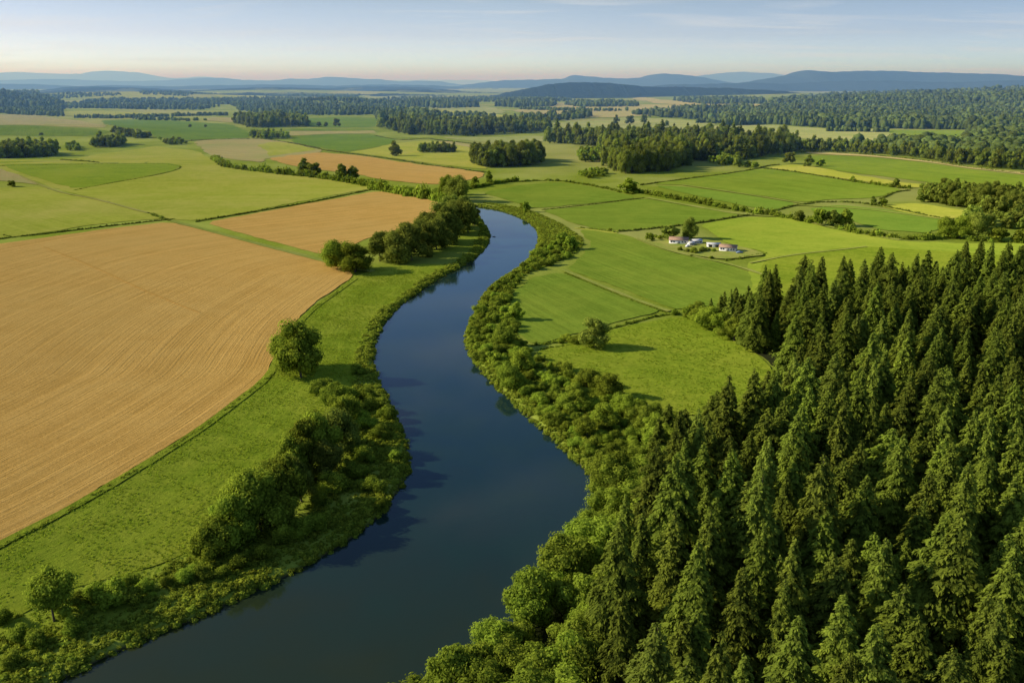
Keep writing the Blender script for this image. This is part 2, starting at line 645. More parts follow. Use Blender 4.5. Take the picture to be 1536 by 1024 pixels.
drape('tan_field', [(288, 213), (333, 208), (393, 208), (440, 214), (482, 224), (480, 229), (400, 238), (392, 244), (350, 240), (317, 233)], 'tan', rows=((290, 212), (480, 227)), off=.4)
drape('green_field', [(385, 218), (412, 213), (440, 216), (478, 225), (440, 230), (402, 235), (400, 226)], 'yellowgreen', off=.65)
drape('ploughed_field', [(402, 238), (440, 232), (483, 229), (533, 233), (580, 240), (633, 248), (690, 254), (728, 260), (718, 268), (660, 277), (620, 275), (575, 270), (530, 261), (470, 254), (425, 246)], 'wheat', rows=((400, 240), (700, 262)), off=.4)
drape('clover_field', [(436, 206), (500, 201), (560, 202), (591, 209), (587, 217), (550, 223), (517, 228), (483, 222), (440, 214)], 'vivid', rows=((440, 210), (590, 213)), off=.4)
drape('pasture', [(597, 215), (640, 211), (684, 217), (713, 223), (711, 240), (733, 254), (700, 252), (650, 246), (600, 239), (550, 232), (522, 229), (560, 223)], 'yellowgreen', rows=((520, 228), (720, 245)), off=.4)
drape('tan_field', [(418, 201), (440, 197), (500, 197), (560, 196), (566, 200), (500, 201), (436, 204)], 'tan', off=.4)
drape('green_field', [(455, 178), (500, 176), (587, 177), (575, 184), (560, 191), (500, 192), (463, 190)], 'vivid', off=.4)
drape('green_field', [(420, 196), (440, 193), (560, 193), (562, 196), (500, 197)], 'green', off=.4)
drape('green_field', [(90, 168), (160, 166), (235, 170), (240, 173), (170, 176), (100, 174)], 'yellowgreen', off=.6)
drape('tan_field', [(300, 180), (320, 176), (350, 177), (350, 184)], 'tan', off=.5)
drape('tan_field', [(655, 212), (680, 213), (720, 219), (715, 222), (690, 219)], 'tan', off=.5)
drape('pasture', [(660, 206), (740, 206), (815, 204), (815, 213), (740, 214), (700, 211)], 'pale', off=.4)
# right of the river
GR = ((850, 405), (995, 465))
drape('bean_field', [(722, 290), (780, 278), (833, 274), (887, 280), (957, 297), (900, 304), (817, 312), (795, 312), (760, 300)], 'green', rows=((720, 290), (900, 302)))
drape('bean_field', [(813, 316), (880, 309), (967, 298), (1040, 311), (1115, 323), (1047, 334), (990, 341), (934, 347), (890, 343), (850, 332), (835, 324)], 'green', rows=((820, 318), (1100, 324)))
drape('barley_field', [(852, 341), (933, 348), (920, 344), (905, 344), (955, 358), (940, 356)], 'yellowgreen', off=.2)
drape('bean_field', [(868, 344), (935, 352), (960, 362), (990, 374), (1050, 388), (1100, 400), (1142, 416), (1150, 440), (1100, 462), (1050, 464), (1010, 464), (940, 436), (850, 405), (872, 385), (888, 368)], 'green', rows=GR)
drape('bean_field', [(840, 409), (900, 432), (960, 455), (992, 467), (930, 482), (905, 489), (840, 508), (800, 517), (775, 500), (762, 470), (768, 442), (795, 418)], 'green', rows=GR)
drape('meadow', [(800, 530), (860, 512), (930, 492), (1000, 478), (1030, 476), (1100, 508), (1140, 535), (1160, 560), (1160, 585), (1100, 612), (1040, 625), (980, 610), (900, 572), (830, 548)], 'meadow', rows=((800, 530), (1150, 610)), off=.25)
drape('barley_field', [(1049, 337), (1118, 326), (1180, 326), (1215, 335), (1260, 346), (1350, 362), (1450, 366), (1570, 364), (1640, 442), (1480, 444), (1300, 468), (1170, 478), (1090, 470), (1130, 430), (1120, 395), (1150, 385), (1146, 378), (1110, 372), (1080, 358)], 'spring', rows=((1050, 338), (1500, 380)))
drape('barley_field', [(1150, 387), (1290, 370), (1450, 380), (1560, 388), (1600, 440), (1480, 442), (1300, 466), (1170, 474), (1110, 464), (1150, 425), (1140, 404)], 'meadow', rows=((1050, 338), (1500, 380)), off=.45)
drape('green_field', [(975, 277), (1060, 265), (1142, 253), (1200, 259), (1271, 272), (1355, 284), (1314, 297), (1240, 300), (1204, 304), (1120, 291), (1030, 278)], 'green', rows=((1024, 277), (1204, 305)))
drape('green_field', [(980, 279), (1030, 281), (1120, 293), (1198, 306), (1160, 316), (1110, 308), (1040, 293)], 'vivid', rows=((1024, 277), (1204, 305)))
drape('barley_field', [(1148, 252), (1190, 247), (1224, 251), (1274, 261), (1350, 274), (1420, 280), (1360, 282), (1271, 269)], 'yellowgreen', off=.3)
drape('green_field', [(1204, 236), (1250, 233), (1300, 236), (1391, 245), (1450, 254), (1560, 266), (1560, 282), (1424, 278), (1340, 267), (1274, 259), (1220, 249)], 'green', rows=((1200, 240), (1500, 270)))
drape('tan_field', [(1204, 229), (1240, 229), (1291, 232), (1360, 238), (1407, 243), (1445, 250), (1540, 260), (1540, 263), (1450, 253), (1391, 244), (1300, 235), (1230, 232)], 'tan', off=.5)
drape('green_field', [(1210, 314), (1257, 308), (1330, 315), (1424, 331), (1410, 344), (1390, 350), (1324, 346), (1277, 332)], 'vivid', rows=((1200, 312), (1424, 331)))
drape('green_field', [(1317, 308), (1374, 305), (1454, 317), (1450, 327), (1407, 328), (1350, 318)], 'yellowgreen', rows=((1200, 312), (1424, 331)))
drape('pasture', [(1040, 194), (1057, 190), (1157, 188), (1230, 193), (1317, 194), (1420, 197), (1395, 204), (1424, 214), (1341, 213), (1224, 212), (1164, 203), (1100, 200)], 'pale', rows=((1040, 193), (1424, 210)), off=.5)
drape('green_field', [(1317, 195), (1451, 196), (1500, 199), (1480, 207), (1424, 213), (1380, 209), (1350, 203)], 'green', off=.8)
drape('pasture', [(827, 184), (920, 181), (933, 177), (1000, 178), (1077, 183), (1067, 192), (1000, 196), (900, 196), (835, 193)], 'pale', rows=((830, 186), (1070, 188)), off=.5)
drape('wheat_field', [(800, 160), (845, 154), (953, 157), (1060, 158), (1153, 160), (1100, 165), (1030, 172), (890, 177), (840, 174), (765, 167)], 'tan', rows=((780, 166), (1150, 162)), off=.6)
drape('wheat_field', [(945, 148), (960, 145), (1010, 152), (1150, 157), (1140, 160), (1000, 157)], 'tan', off=.6)
drape('pasture', [(640, 158), (700, 157), (745, 162), (760, 170), (700, 172), (670, 168)], 'pale', off=.6)
drape('pasture', [(540, 143), (600, 145), (610, 149), (560, 150)], 'pale', off=.8)
drape('pasture', [(130, 143), (200, 138), (290, 146), (270, 150), (170, 149)], 'yellowgreen', off=.8)
drape('pasture', [(290, 140), (330, 139), (400, 145), (395, 152), (340, 151)], 'yellowgreen', off=.8)
drape('pasture', [(400, 147), (470, 142), (500, 145), (460, 149)], 'pale', off=.8)
drape('pasture', [(640, 165), (760, 173), (790, 180), (700, 183), (640, 172)], 'yellowgreen', off=.6)
drape('pasture', [(1145, 150), (1200, 152), (1190, 157), (1150, 156)], 'pale', off=.8)
# left meadow between wheat and river
ME = [(524, 420), (500, 441), (472, 462), (444, 490), (426, 525), (414, 560), (360, 604), (306, 646), (206, 710), (104, 770), (0, 826), (-120, 884), (-200, 1010),
      (0, 940), (100, 885), (190, 862), (262, 838), (330, 800), (420, 715), (500, 630), (535, 570), (540, 520), (555, 490), (575, 466), (610, 440), (648, 412), (680, 396), (640, 396), (590, 400), (550, 408)]
drape('meadow', ME, 'meadow', curve=[(-200, 900), (100, 780), (300, 655), (420, 560), (440, 500), (530, 425)], off=-.02)
FOREST_PX = [(1040, 470), (1070, 478), (1150, 470), (1220, 462), (1290, 454), (1400, 438), (1480, 432), (1600, 430), (1760, 428), (2300, 1150), (1500, 1420), (700, 1350), (640, 1120), (735, 985), (800, 925), (850, 862), (886, 800), (900, 745), (905, 705),
             (960, 655), (1040, 636), (1112, 622), (1172, 596), (1174, 562), (1150, 540), (1106, 510), (1060, 484)]
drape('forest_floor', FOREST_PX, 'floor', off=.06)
# verges and tracks
strip('verge', [(258, 332), (330, 351), (400, 370), (470, 388), (530, 404), (560, 408)], 5, 'verge', .35)
strip('farm_track', [(30, 264), (63, 279), (133, 298), (190, 312), (222, 320)], 3.0, 'track', .45)
strip('farm_track', [(846, 406), (900, 429), (960, 453), (1004, 468)], 3.0, 'verge', .42)
strip('farm_track', [(955, 358), (1000, 376), (1050, 388), (1100, 398), (1150, 415)], 3.2, 'verge', .5)
strip('farm_track', [(1124, 396), (1190, 383), (1260, 376), (1300, 371)], 2.4, 'verge', .6)
strip('verge', [(1024, 278), (1120, 292), (1204, 306)], 4, 'verge', .5)
strip('verge', [(1190, 308), (1300, 314), (1424, 331)], 4, 'verge', .5)
strip('verge', [(970, 297), (1040, 310), (1120, 324), (1180, 325), (1260, 345), (1350, 361)], 6, 'verge', .45)
strip('wheel_track', [(65, 371), (140, 400), (215, 436), (300, 470)], .8, 'stubble', .42)
strip('verge', [(-100, 872)] + [(p[0] + 3, p[1] + 4) for p in W1_EDGE[1:]], 3.2, 'meadow', .22)
drape('farmyard', [(978, 364), (1000, 358), (1040, 357), (1080, 364), (1110, 371), (1140, 379), (1146, 384), (1110, 388), (1085, 390), (1050, 386), (1010, 378), (985, 370)], 'yard', off=.55)

# ------------------------------------------------------------------ distant ridges
def ridge(name, crest, D, mat, base=-20, width=.16, depth_noise=1.0, seed=0, y0=None):
    """a range of hills standing at distance D whose skyline passes through the given points"""
    D *= K
    r = np.random.default_rng(seed)
    xs = np.array([c[0] for c in crest], float)
    ys = np.array([c[1] for c in crest], float)
    ex = 90
    xs = np.concatenate([[xs[0] - ex], xs, [xs[-1] + ex]])
    yb = 122 + (H - base) / D * F
    ends = [ys[0] if xs[0] < -60 else yb, ys[-1] if xs[-1] > 1600 else yb]
    ys = np.concatenate([[ends[0]], ys, [ends[1]]])
    n = int((xs[-1] - xs[0]) / 1.8)
    X = np.linspace(xs[0], xs[-1], n)
    # cubic-ish smoothing
    Y = np.interp(X, xs, ys)
    k = np.ones(7) / 7
    Yp = np.concatenate([np.full(3, Y[0]), Y, np.full(3, Y[-1])])
    Y = np.convolve(Yp, k, 'valid')
    ph = r.uniform(0, 6, 6)
    Y = Y + .35 * np.sin(X / 7 + ph[0]) * np.sin(X / 19 + ph[1]) + .2 * np.sin(X / 3.1 + ph[2]) + (r.normal(0, .28, len(X)) if D < 9500 else 0)
    u = (512 - Y) / F
    wx = D * (X - 768) / F / (CP + u * SP)
    wz = H + D * (-SP + u * CP) / (CP + u * SP)
    S = np.linspace(-1, 1, 46)
    w = D * width
    V = []
    for s in S:
        g = math.exp(-(s / .5) ** 2)
        spur = 1 + depth_noise * .35 * (np.sin(wx / (w * .22) + ph[3] + 2 * s) * np.sin(wx / (w * .61) + ph[4])) * (1 - math.exp(-(s / .25) ** 2))
        z = base + (wz - base) * np.clip(g * spur, 0, 1) if abs(s) > 1e-6 else wz
        yy = D + s * w + w * .12 * np.sin(wx / (w * .5) + ph[5])
        V.append(np.stack([wx, yy, z], 1))
    V = np.concatenate(V)
    m = len(S)
    i, j = np.meshgrid(np.arange(m - 1), np.arange(n - 1), indexing='ij')
    f = np.stack([i * n + j, i * n + j + 1, (i + 1) * n + j + 1, (i + 1) * n + j], -1).reshape(-1, 4)
    return struct(link(name, make_mesh(name, V, f, smooth=True), mat=M[mat]))


ridge('hills', [(-150, 112), (0, 110), (17, 108), (47, 110), (90, 111), (133, 111), (150, 107.5), (163, 106), (190, 108), (213, 109.5), (250, 116), (273, 118), (313, 115), (345, 118), (360, 120), (400, 121), (450, 123)], 30000, 'hill_far', seed=1)
ridge('hills', [(-150, 121), (0, 121), (100, 119), (130, 120), (190, 122), (250, 121), (300, 117.5), (330, 117), (360, 120), (400, 121.5), (427, 118), (460, 119), (490, 115), (533, 118.5), (570, 119), (597, 123), (630, 121), (665, 123), (690, 127)], 19000, 'hill_far', seed=2)
ridge('hills', [(580, 120.5), (660, 120), (720, 120.5)], 42000, 'hill_far', seed=12)
ridge('hills', [(1030, 116), (1044, 114), (1067, 111), (1107, 108), (1151, 110), (1174, 113), (1220, 118)], 24000, 'hill_far', seed=3)
ridge('hills', [(690, 129), (700, 127), (747, 121), (800, 119.5), (847, 118.5), (856, 113.5), (863, 112), (873, 114), (887, 115), (910, 117.5), (933, 118), (960, 117), (975, 112.5), (990, 111), (1012, 112), (1033, 114), (1067, 120), (1100, 126)], 13500, 'hill_far', seed=4)
ridge('hills', [(1110, 124), (1157, 117), (1184, 112.5), (1200, 107), (1214, 105.5), (1230, 107.5), (1257, 108), (1307, 106), (1344, 106), (1391, 108), (1457, 110), (1500, 111.5), (1524, 114), (1700, 117)], 10000, 'hill_far', seed=5)
ridge('hills', [(745, 143), (760, 139), (785, 134), (810, 129), (840, 124.5), (860, 123.5), (913, 124.5), (967, 130), (1033, 131), (1100, 133), (1167, 137), (1230, 142)], 5400, 'hill_mid', base=-12, width=.13, seed=7)
ridge('hills', [(55, 141), (77, 136), (110, 130), (150, 130), (187, 131), (233, 134), (283, 136), (340, 133), (400, 131), (467, 132), (500, 135), (560, 138)], 7600, 'hill_mid', base=-15, width=.10, seed=8)
ridge('hills', [(420, 134), (480, 133), (540, 130), (600, 130), (640, 131.5), (690, 136), (720, 140)], 8600, 'hill_mid', base=-15, width=.10, seed=9)

ridge('hills', [(-100, 140), (60, 140), (130, 137.5), (200, 139), (300, 142), (350, 139.5), (440, 138.5), (520, 142), (600, 141), (680, 143), (740, 147)], 5600, 'hill_patch', base=-12, width=.11, seed=21)
ridge('hills', [(940, 147), (1000, 144), (1060, 143), (1130, 145), (1180, 143), (1240, 146), (1320, 150)], 5200, 'hill_patch', base=-12, width=.08, seed=22)
ridge('hills', [(-120, 127), (0, 126), (60, 127), (120, 130), (170, 128), (260, 130), (330, 128), (420, 127), (500, 129), (560, 127), (640, 128), (700, 132)], 11000, 'hill_far', seed=24)
ridge('hills', [(1000, 127), (1060, 126), (1120, 124), (1180, 126), (1250, 122), (1340, 121), (1420, 124), (1500, 121), (1600, 120)], 8700, 'hill_far', width=.12, seed=25)

ridge('hills', [(60, 139), (110, 133), (150, 131.5), (190, 133), (240, 136), (300, 138.5)], 6500, 'hill_mid', base=-12, width=.08, seed=31)
ridge('hills', [(260, 138), (330, 134), (400, 132.5), (470, 134), (520, 138)], 7000, 'hill_mid', base=-12, width=.08, seed=32)
ridge('hills', [(520, 139), (570, 135), (620, 133.5), (680, 136), (720, 139)], 6800, 'hill_mid', base=-12, width=.08, seed=33)
ridge('hills', [(1165, 148), (1190, 145), (1240, 142), (1290, 139.5), (1357, 138), (1424, 136.5), (1490, 133), (1536, 132.5), (1660, 131)], 4300, 'hill_mid', base=-12, width=.10, seed=34)

# ------------------------------------------------------------------ foliage building blocks
def icosphere(sub):
    t = (1 + 5 ** .5) / 2
    v = np.array([(-1, t, 0), (1, t, 0), (-1, -t, 0), (1, -t, 0), (0, -1, t), (0, 1, t), (0, -1, -t), (0, 1, -t), (t, 0, -1), (t, 0, 1), (-t, 0, -1), (-t, 0, 1)], float)
    f = [(0, 11, 5), (0, 5, 1), (0, 1, 7), (0, 7, 10), (0, 10, 11), (1, 5, 9), (5, 11, 4), (11, 10, 2), (10, 7, 6), (7, 1, 8), (3, 9, 4), (3, 4, 2), (3, 2, 6), (3, 6, 8), (3, 8, 9), (4, 9, 5), (2, 4, 11), (6, 2, 10), (8, 6, 7), (9, 8, 1)]
    v /= np.linalg.norm(v, axis=1)[:, None]
    v = list(map(tuple, v))
    for _ in range(sub):
        cache, nf = {}, []

        def mid(a, b):
            k = (min(a, b), max(a, b))
            if k not in cache:
                m = np.array(v[a]) + np.array(v[b])
                m /= np.linalg.norm(m)
                v.append(tuple(m))
                cache[k] = len(v) - 1
            return cache[k]
        for a, b, c in f:
            x, y, z = mid(a, b), mid(b, c), mid(c, a)
            nf += [(a, x, z), (b, y, x), (c, z, y), (x, y, z)]
        f = nf
    return np.array(v), np.array(f)


ICO0, ICO1, ICO2 = icosphere(0), icosphere(1), icosphere(2)


def norm(a):
    return a / (np.linalg.norm(a, axis=-1, keepdims=True) + 1e-9)


def leaves(c, d, nrm_, la, lb):
    """diamond leaf sprays: centre c, long direction d, facing nrm_, half sizes la, lb"""
    d = norm(d)
    s = norm(np.cross(nrm_, d))
    la, lb = np.asarray(la)[:, None], np.asarray(lb)[:, None]
    n2 = norm(np.cross(d, s))
    q = np.stack([c - d * la, c + s * lb + n2 * lb * .25, c + d * la - n2 * la * .15, c - s * lb + n2 * lb * .25], 1).reshape(-1, 3)
    f = np.arange(len(c) * 4).reshape(-1, 4)
    return q, f


def tube(p, r, n=6):
    p = np.array(p, float)
    r = np.array(r, float)
    d = norm(np.gradient(p, axis=0))
    a = norm(np.cross(d, np.array([.31, .95, .11])))
    b = np.cross(d, a)
    ang = np.arange(n) * 2 * math.pi / n
    v = (p[:, None] + (a[:, None] * np.cos(ang)[None, :, None] + b[:, None] * np.sin(ang)[None, :, None]) * r[:, None, None]).reshape(-1, 3)
    i, j = np.meshgrid(np.arange(len(p) - 1), np.arange(n), indexing='ij')
    j2_ = (j + 1) % n
    f = np.stack([i * n + j, i * n + j2_, (i + 1) * n + j2_, (i + 1) * n + j], -1).reshape(-1, 4)
    return v, f


def join(parts):
    V, F4, F3, n = [], [], [], 0
    tips = []
    for v, f, t in parts:
        V.append(v)
        f = np.asarray(f) + n
        (F4 if f.shape[1] == 4 else F3).append(f)
        tips.append(np.broadcast_to(t, (len(v),)))
        n += len(v)
    fs = []
    if F4:
        fs.append(np.concatenate(F4))
    if F3:
        fs.append(np.concatenate(F3))
    return np.concatenate(V), fs, np.concatenate(tips)


def conifer_geo(seed, nleaf=13000, R=.15, lsz=.0125, bare=.10, ragged=.22, power=.8):
    """unit-height conifer crown: drooping branch sprays around a dark core"""
    r = np.random.default_rng(seed)
    nb = 230
    t = np.sort(r.uniform(0, 1, nb) ** 1.12)
    hz = bare + (1 - bare) * t
    ang = r.uniform(0, 2 * math.pi) + np.arange(nb) * 2.39996 + r.normal(0, .35, nb)
    lean = r.uniform(.8, 1.15)
    prof = (1 - t) ** power * (1 - .35 * np.exp(-(t / .10) ** 2)) + .03
    side = 1 + .10 * np.sin(ang + r.uniform(0, 6)) + .09 * np.sin(ang * 2 + t * 9 + r.uniform(0, 6))
    L = R * prof * side * np.clip(r.normal(1, ragged, nb), .45, 1.45)
    w = L ** 1.25
    cnt = r.multinomial(nleaf, w / w.sum())
    bi = np.repeat(np.arange(nb), cnt)
    n = len(bi)
    s = np.sqrt(r.uniform(.06, 1.06, n))
    Lb = L[bi]
    ca, sa = np.cos(ang[bi]), np.sin(ang[bi])
    lat = r.normal(0, 1, n) * Lb * .27 * (1.1 - s * .75)
    up = (.34 * (1 - t[bi]) * -1 + .25) * Lb * s - .42 * Lb * s ** 2 * lean
    x = ca * s * Lb - sa * lat
    y = sa * s * Lb + ca * lat
    z = hz[bi] + up - np.abs(lat) * .35 + r.normal(0, .006, n)
    c = np.stack([x, y, z], 1)
    d = np.stack([ca - sa * np.sign(lat) * .8, sa + ca * np.sign(lat) * .8, -.55 + r.normal(0, .35, n)], 1) + r.normal(0, .25, (n, 3))
    nn = np.stack([ca * .55, sa * .55, np.full(n, .9)], 1) + r.normal(0, .4, (n, 3))
    sz = lsz * r.uniform(.6, 1.35, n) * (.55 + .6 * (1 - t[bi]) ** .5)
    v, f = leaves(c, d, nn, sz * 1.25, sz * .62)
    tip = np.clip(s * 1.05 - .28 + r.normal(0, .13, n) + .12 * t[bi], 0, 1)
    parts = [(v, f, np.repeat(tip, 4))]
    # leader and dark inner core, a solid added to block light through the crown
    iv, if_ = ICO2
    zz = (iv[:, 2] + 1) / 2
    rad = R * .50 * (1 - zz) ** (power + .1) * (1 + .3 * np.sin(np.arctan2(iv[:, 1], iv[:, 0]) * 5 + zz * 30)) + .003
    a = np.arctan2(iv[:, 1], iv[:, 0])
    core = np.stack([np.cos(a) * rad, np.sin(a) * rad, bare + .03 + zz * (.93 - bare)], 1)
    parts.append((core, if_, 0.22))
    return join(parts)


def broadleaf_geo(seed, nleaf=9500, W=.42, base=.12, nl=26, lsz=.0195, flat_=1.0, up=.0):
    """unit-height broadleaf crown: leaf sprays over many overlapping lobes"""
    r = np.random.default_rng(seed)
    parts, cs, rs = [], [], []
    cz = base + (1 - base) * .48
    hz = (1 - base) * .5
    sk = r.normal(0, .07, 2)
    for i in range(nl):
        g = norm(r.normal(0, 1, 3))
        k = r.uniform(.30, .84) if i > 4 else r.uniform(0, .35)
        taper = 1 - .28 * max(0, g[2])
        if g[2] < 0:
            q = math.hypot(g[0], g[1])
            taper = q ** -.6 if q > .2 else 2
        c = np.array([g[0] * W * k * taper + sk[0] * (g[2] + 1) * W, g[1] * W * k * taper + sk[1] * (g[2] + 1) * W, cz + g[2] * hz * k + up * 0])
        rad = r.uniform(.20, .36) * W * (1.15 - .35 * k) * 1.25
        rad = min(rad, c[2] + .07)
        top = cz + hz
        if c[2] + rad > top:
            c[2] = top - rad * r.uniform(.9, 1.15)
        cs.append(c)
        rs.append(rad)
    cs, rs = np.array(cs), np.array(rs)
    w = rs ** 2
    cnt = r.multinomial(nleaf, w / w.sum())
    li = np.repeat(np.arange(nl), cnt)
    n = len(li)
    g = norm(r.normal(0, 1, (n, 3)) + np.array([0, 0, .25]))
    rr_ = rs[li] * r.uniform(.68, 1.26, n) * (1 + .12 * np.sin(g[:, 0] * 9 + li) * np.sin(g[:, 2] * 7))
    c = cs[li] + g * rr_[:, None] * np.array([1, 1, .88])
    # drop the leaves buried deep inside other lobes
    keep = np.ones(n, bool)
    for k in range(nl):
        q = np.linalg.norm((c - cs[k]) / np.array([1, 1, .88]), axis=1) < rs[k] * .66
        keep &= ~(q & (li != k))
    c, g, li = c[keep], g[keep], li[keep]
    n = len(c)
    nn = g + r.normal(0, .5, (n, 3))
    d = np.cross(g, r.normal(0, 1, (n, 3))) + g * .2 + np.array([0, 0, -.25])
    sz = lsz * r.uniform(.55, 1.4, n)
    v, f = leaves(c, d, nn, sz * 1.1, sz * .7)
    rel = (c - np.array([0, 0, cz])) / np.array([W, W, hz])
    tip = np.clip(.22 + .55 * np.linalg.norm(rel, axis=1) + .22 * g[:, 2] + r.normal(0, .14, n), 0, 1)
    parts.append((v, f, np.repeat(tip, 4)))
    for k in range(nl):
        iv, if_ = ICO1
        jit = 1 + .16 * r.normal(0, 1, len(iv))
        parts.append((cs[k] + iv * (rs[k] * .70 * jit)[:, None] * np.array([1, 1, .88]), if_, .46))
    return join(parts)


def trunk_geo(kind, seed, W=.4):
    r = np.random.default_rng(seed)
    z = np.array([-.03, .0, .04, .15, .3, .5, .7, .9])
    wob = np.cumsum(r.normal(0, .004, (len(z), 2)), 0)
    if kind == 'conifer':
        rad = np.array([.017, .0145, .012, .0105, .009, .0065, .004, .001])
        z = np.array([-.03, 0, .04, .15, .3, .5, .75, .985])
        V = [tube(np.column_stack([wob * .4, z]), rad, 7)]
        nbr, z0, z1 = 10, .08, .5
        bl, br = .07, .0018
    else:
        rad = np.array([.034, .027, .022, .019, .016, .012, .007, .002])
        z = np.array([-.03, 0, .04, .12, .25, .4, .55, .72])
        V = [tube(np.column_stack([wob, z]), rad, 8)]
        nbr, z0, z1 = 9, .14, .5
        bl, br = W * .8, .008
    for i in range(nbr):
        zz = r.uniform(z0, z1)
        a = r.uniform(0, 6.28)
        L = bl * r.uniform(.6, 1)
        s = np.linspace(0, 1, 5)[:, None]
        rise = -.15 if kind == 'conifer' else r.uniform(.5, 1.0)
        p = np.array([0, 0, zz]) + s * L * np.array([math.cos(a), math.sin(a), rise]) + s ** 2 * L * np.array([0, 0, -.2])
        V.append(tube(p, br * (1.1 - s[:, 0] * .9), 5))
    vv, ff, _ = join([(v, f, 0) for v, f in V])
    return vv, ff


def geo_mesh(name, g, mat, smooth=False):
    v, fs, tip = g
    me = make_mesh(name, v, fs, attrs={'tip': tip, 'rnd': np.zeros(len(v))})
    me.materials.append(M[mat])
    return me


CON = [conifer_geo(100 + i, R=R, bare=b, power=p, ragged=g) for i, (R, b, p, g) in enumerate([
    (.205, .10, .72, .15), (.190, .06, .80, .13), (.22, .12, .66, .18), (.17, .16, .76, .24), (.21, .08, .82, .14), (.23, .14, .62, .20),
    (.185, .24, .68, .34), (.215, .05, .76, .16)])]
BRO = [broadleaf_geo(200 + i, W=W, base=b, nl=n) for i, (W, b, n) in enumerate([(.44, -.02, 28), (.38, .02, 26), (.50, -.02, 32), (.42, -.04, 34), (.36, .0, 24), (.46, .03, 30)])]
SHR = [broadleaf_geo(300 + i, nleaf=4200, W=W, base=-.12, nl=n, lsz=.034) for i, (W, n) in enumerate([(.62, 16), (.75, 20), (.55, 14), (.85, 22), (.66, 18)])]
MESH = {}
for i, g in enumerate(CON):
    MESH['conifer', i] = geo_mesh('conifer_crown', g, 'conifer')
    v, f = trunk_geo('conifer', 400 + i)
    m_ = make_mesh('conifer_trunk', v, f, smooth=True)
    m_.materials.append(M['bark'])
    MESH['contrunk', i] = m_
for mk in ('leaf', 'leaf_light', 'leaf_dark'):
    for i, g in enumerate(BRO):
        MESH[mk, i] = geo_mesh('broadleaf_crown', g, mk)
    for i, g in enumerate(SHR):
        MESH['shrub_' + mk, i] = geo_mesh('shrub', g, mk)
for i in range(len(BRO)):
    v, f = trunk_geo('broad', 500 + i)
    m_ = make_mesh('broadleaf_trunk', v, f, smooth=True)
    m_.materials.append(M['bark'])
    MESH['brotrunk', i] = m_


def merged(name, tmpl, pos, scale, rz, mat, smooth=False):
    """many small plants nobody could count, as one mesh.  tmpl: list of (v, [faces], tip)"""
    V, T, Rn, F4, F3, n = [], [], [], [], [], 0
    pos, scale, rz = np.asarray(pos), np.asarray(scale), np.asarray(rz)
    if scale.ndim == 1:
        scale = np.stack([scale] * 3, 1)
    pick = rng.integers(0, len(tmpl), len(pos))
    for k, (v, fs, tip) in enumerate(tmpl):
        m = pick == k
        if not m.any():
            continue
        p, s, a = pos[m], scale[m], rz[m]
        ca, sa = np.cos(a)[:, None], np.sin(a)[:, None]
        x = v[None, :, 0] * s[:, 0:1]
        y = v[None, :, 1] * s[:, 1:2]
        z = v[None, :, 2] * s[:, 2:3]
        w = np.stack([x * ca - y * sa + p[:, 0:1], x * sa + y * ca + p[:, 1:2], z + p[:, 2:3]], -1).reshape(-1, 3)
        N = len(p)
        V.append(w)
        T.append(np.tile(tip, N))
        Rn.append(np.repeat(rng.uniform(0, 1, N), len(v)))
        for f in fs:
            g = (f[None] + (np.arange(N) * len(v))[:, None, None]).reshape(-1, f.shape[1]) + n
            (F4 if f.shape[1] == 4 else F3).append(g)
        n += len(w)
    fs = [np.concatenate(q) for q in (F4, F3) if q]
    me = make_mesh(name, np.concatenate(V), fs, attrs={'tip': np.concatenate(T), 'rnd': np.concatenate(Rn)})
    me.materials.append(M[mat])
    return link(name, me)


# small clump templates for undergrowth and hedges
def clump_geo(seed, n=46, lsz=.26):
    r = np.random.default_rng(seed)
    g = norm(r.normal(0, 1, (n, 3)))
    g[:, 2] = np.abs(g[:, 2])
    c = g * r.uniform(.6, 1.05, (n, 1))
    d = np.cross(g, r.normal(0, 1, (n, 3))) + np.array([0, 0, .5])
    v, f = leaves(c, d, g + r.normal(0, .5, (n, 3)), lsz * r.uniform(.6, 1.3, n), lsz * .6 * r.uniform(.6, 1.3, n))
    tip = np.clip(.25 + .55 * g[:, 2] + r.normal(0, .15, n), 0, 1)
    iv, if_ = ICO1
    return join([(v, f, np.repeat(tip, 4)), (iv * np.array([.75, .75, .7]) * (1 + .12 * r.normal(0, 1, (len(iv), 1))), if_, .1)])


CLUMP = [clump_geo(600 + i) for i in range(5)]


def far_geo(seed, pointed):
    r = np.random.default_rng(seed)
    iv, if_ = ICO1
    zz = (iv[:, 2] + 1) / 2
    if pointed:
        k = (1 - zz) ** .6 * .26 + .02
        a = np.arctan2(iv[:, 1], iv[:, 0])
        k = k * (1 + .25 * r.normal(0, 1, len(iv)))
        v = np.stack([np.cos(a) * k, np.sin(a) * k, zz], 1)
    else:
        v = iv * np.array([.36, .36, .5]) * (1 + .16 * r.normal(0, 1, (len(iv), 1))) + np.array([0, 0, .46])
    n = 26
    g = norm(r.normal(0, 1, (n, 3)) + np.array([0, 0, .3]))
    if pointed:
        z = r.uniform(.1, 1, n)
        k = ((1 - z) ** .6 * .28 + .03)[:, None]
        c = np.column_stack([g[:, :2] / (np.linalg.norm(g[:, :2], axis=1)[:, None] + 1e-6) * k, z])
    else:
        c = g * np.array([.38, .38, .5]) + np.array([0, 0, .48])
    lv, lf = leaves(c, np.cross(g, r.normal(0, 1, (n, 3))), g + r.normal(0, .4, (n, 3)), .085 * r.uniform(.6, 1.4, n), .07 * r.uniform(.6, 1.3, n))
    return join([(lv, lf, np.repeat(np.clip(.45 + .4 * g[:, 2] + r.normal(0, .15, n), 0, 1), 4)), (v, if_, .25 + .35 * zz)])


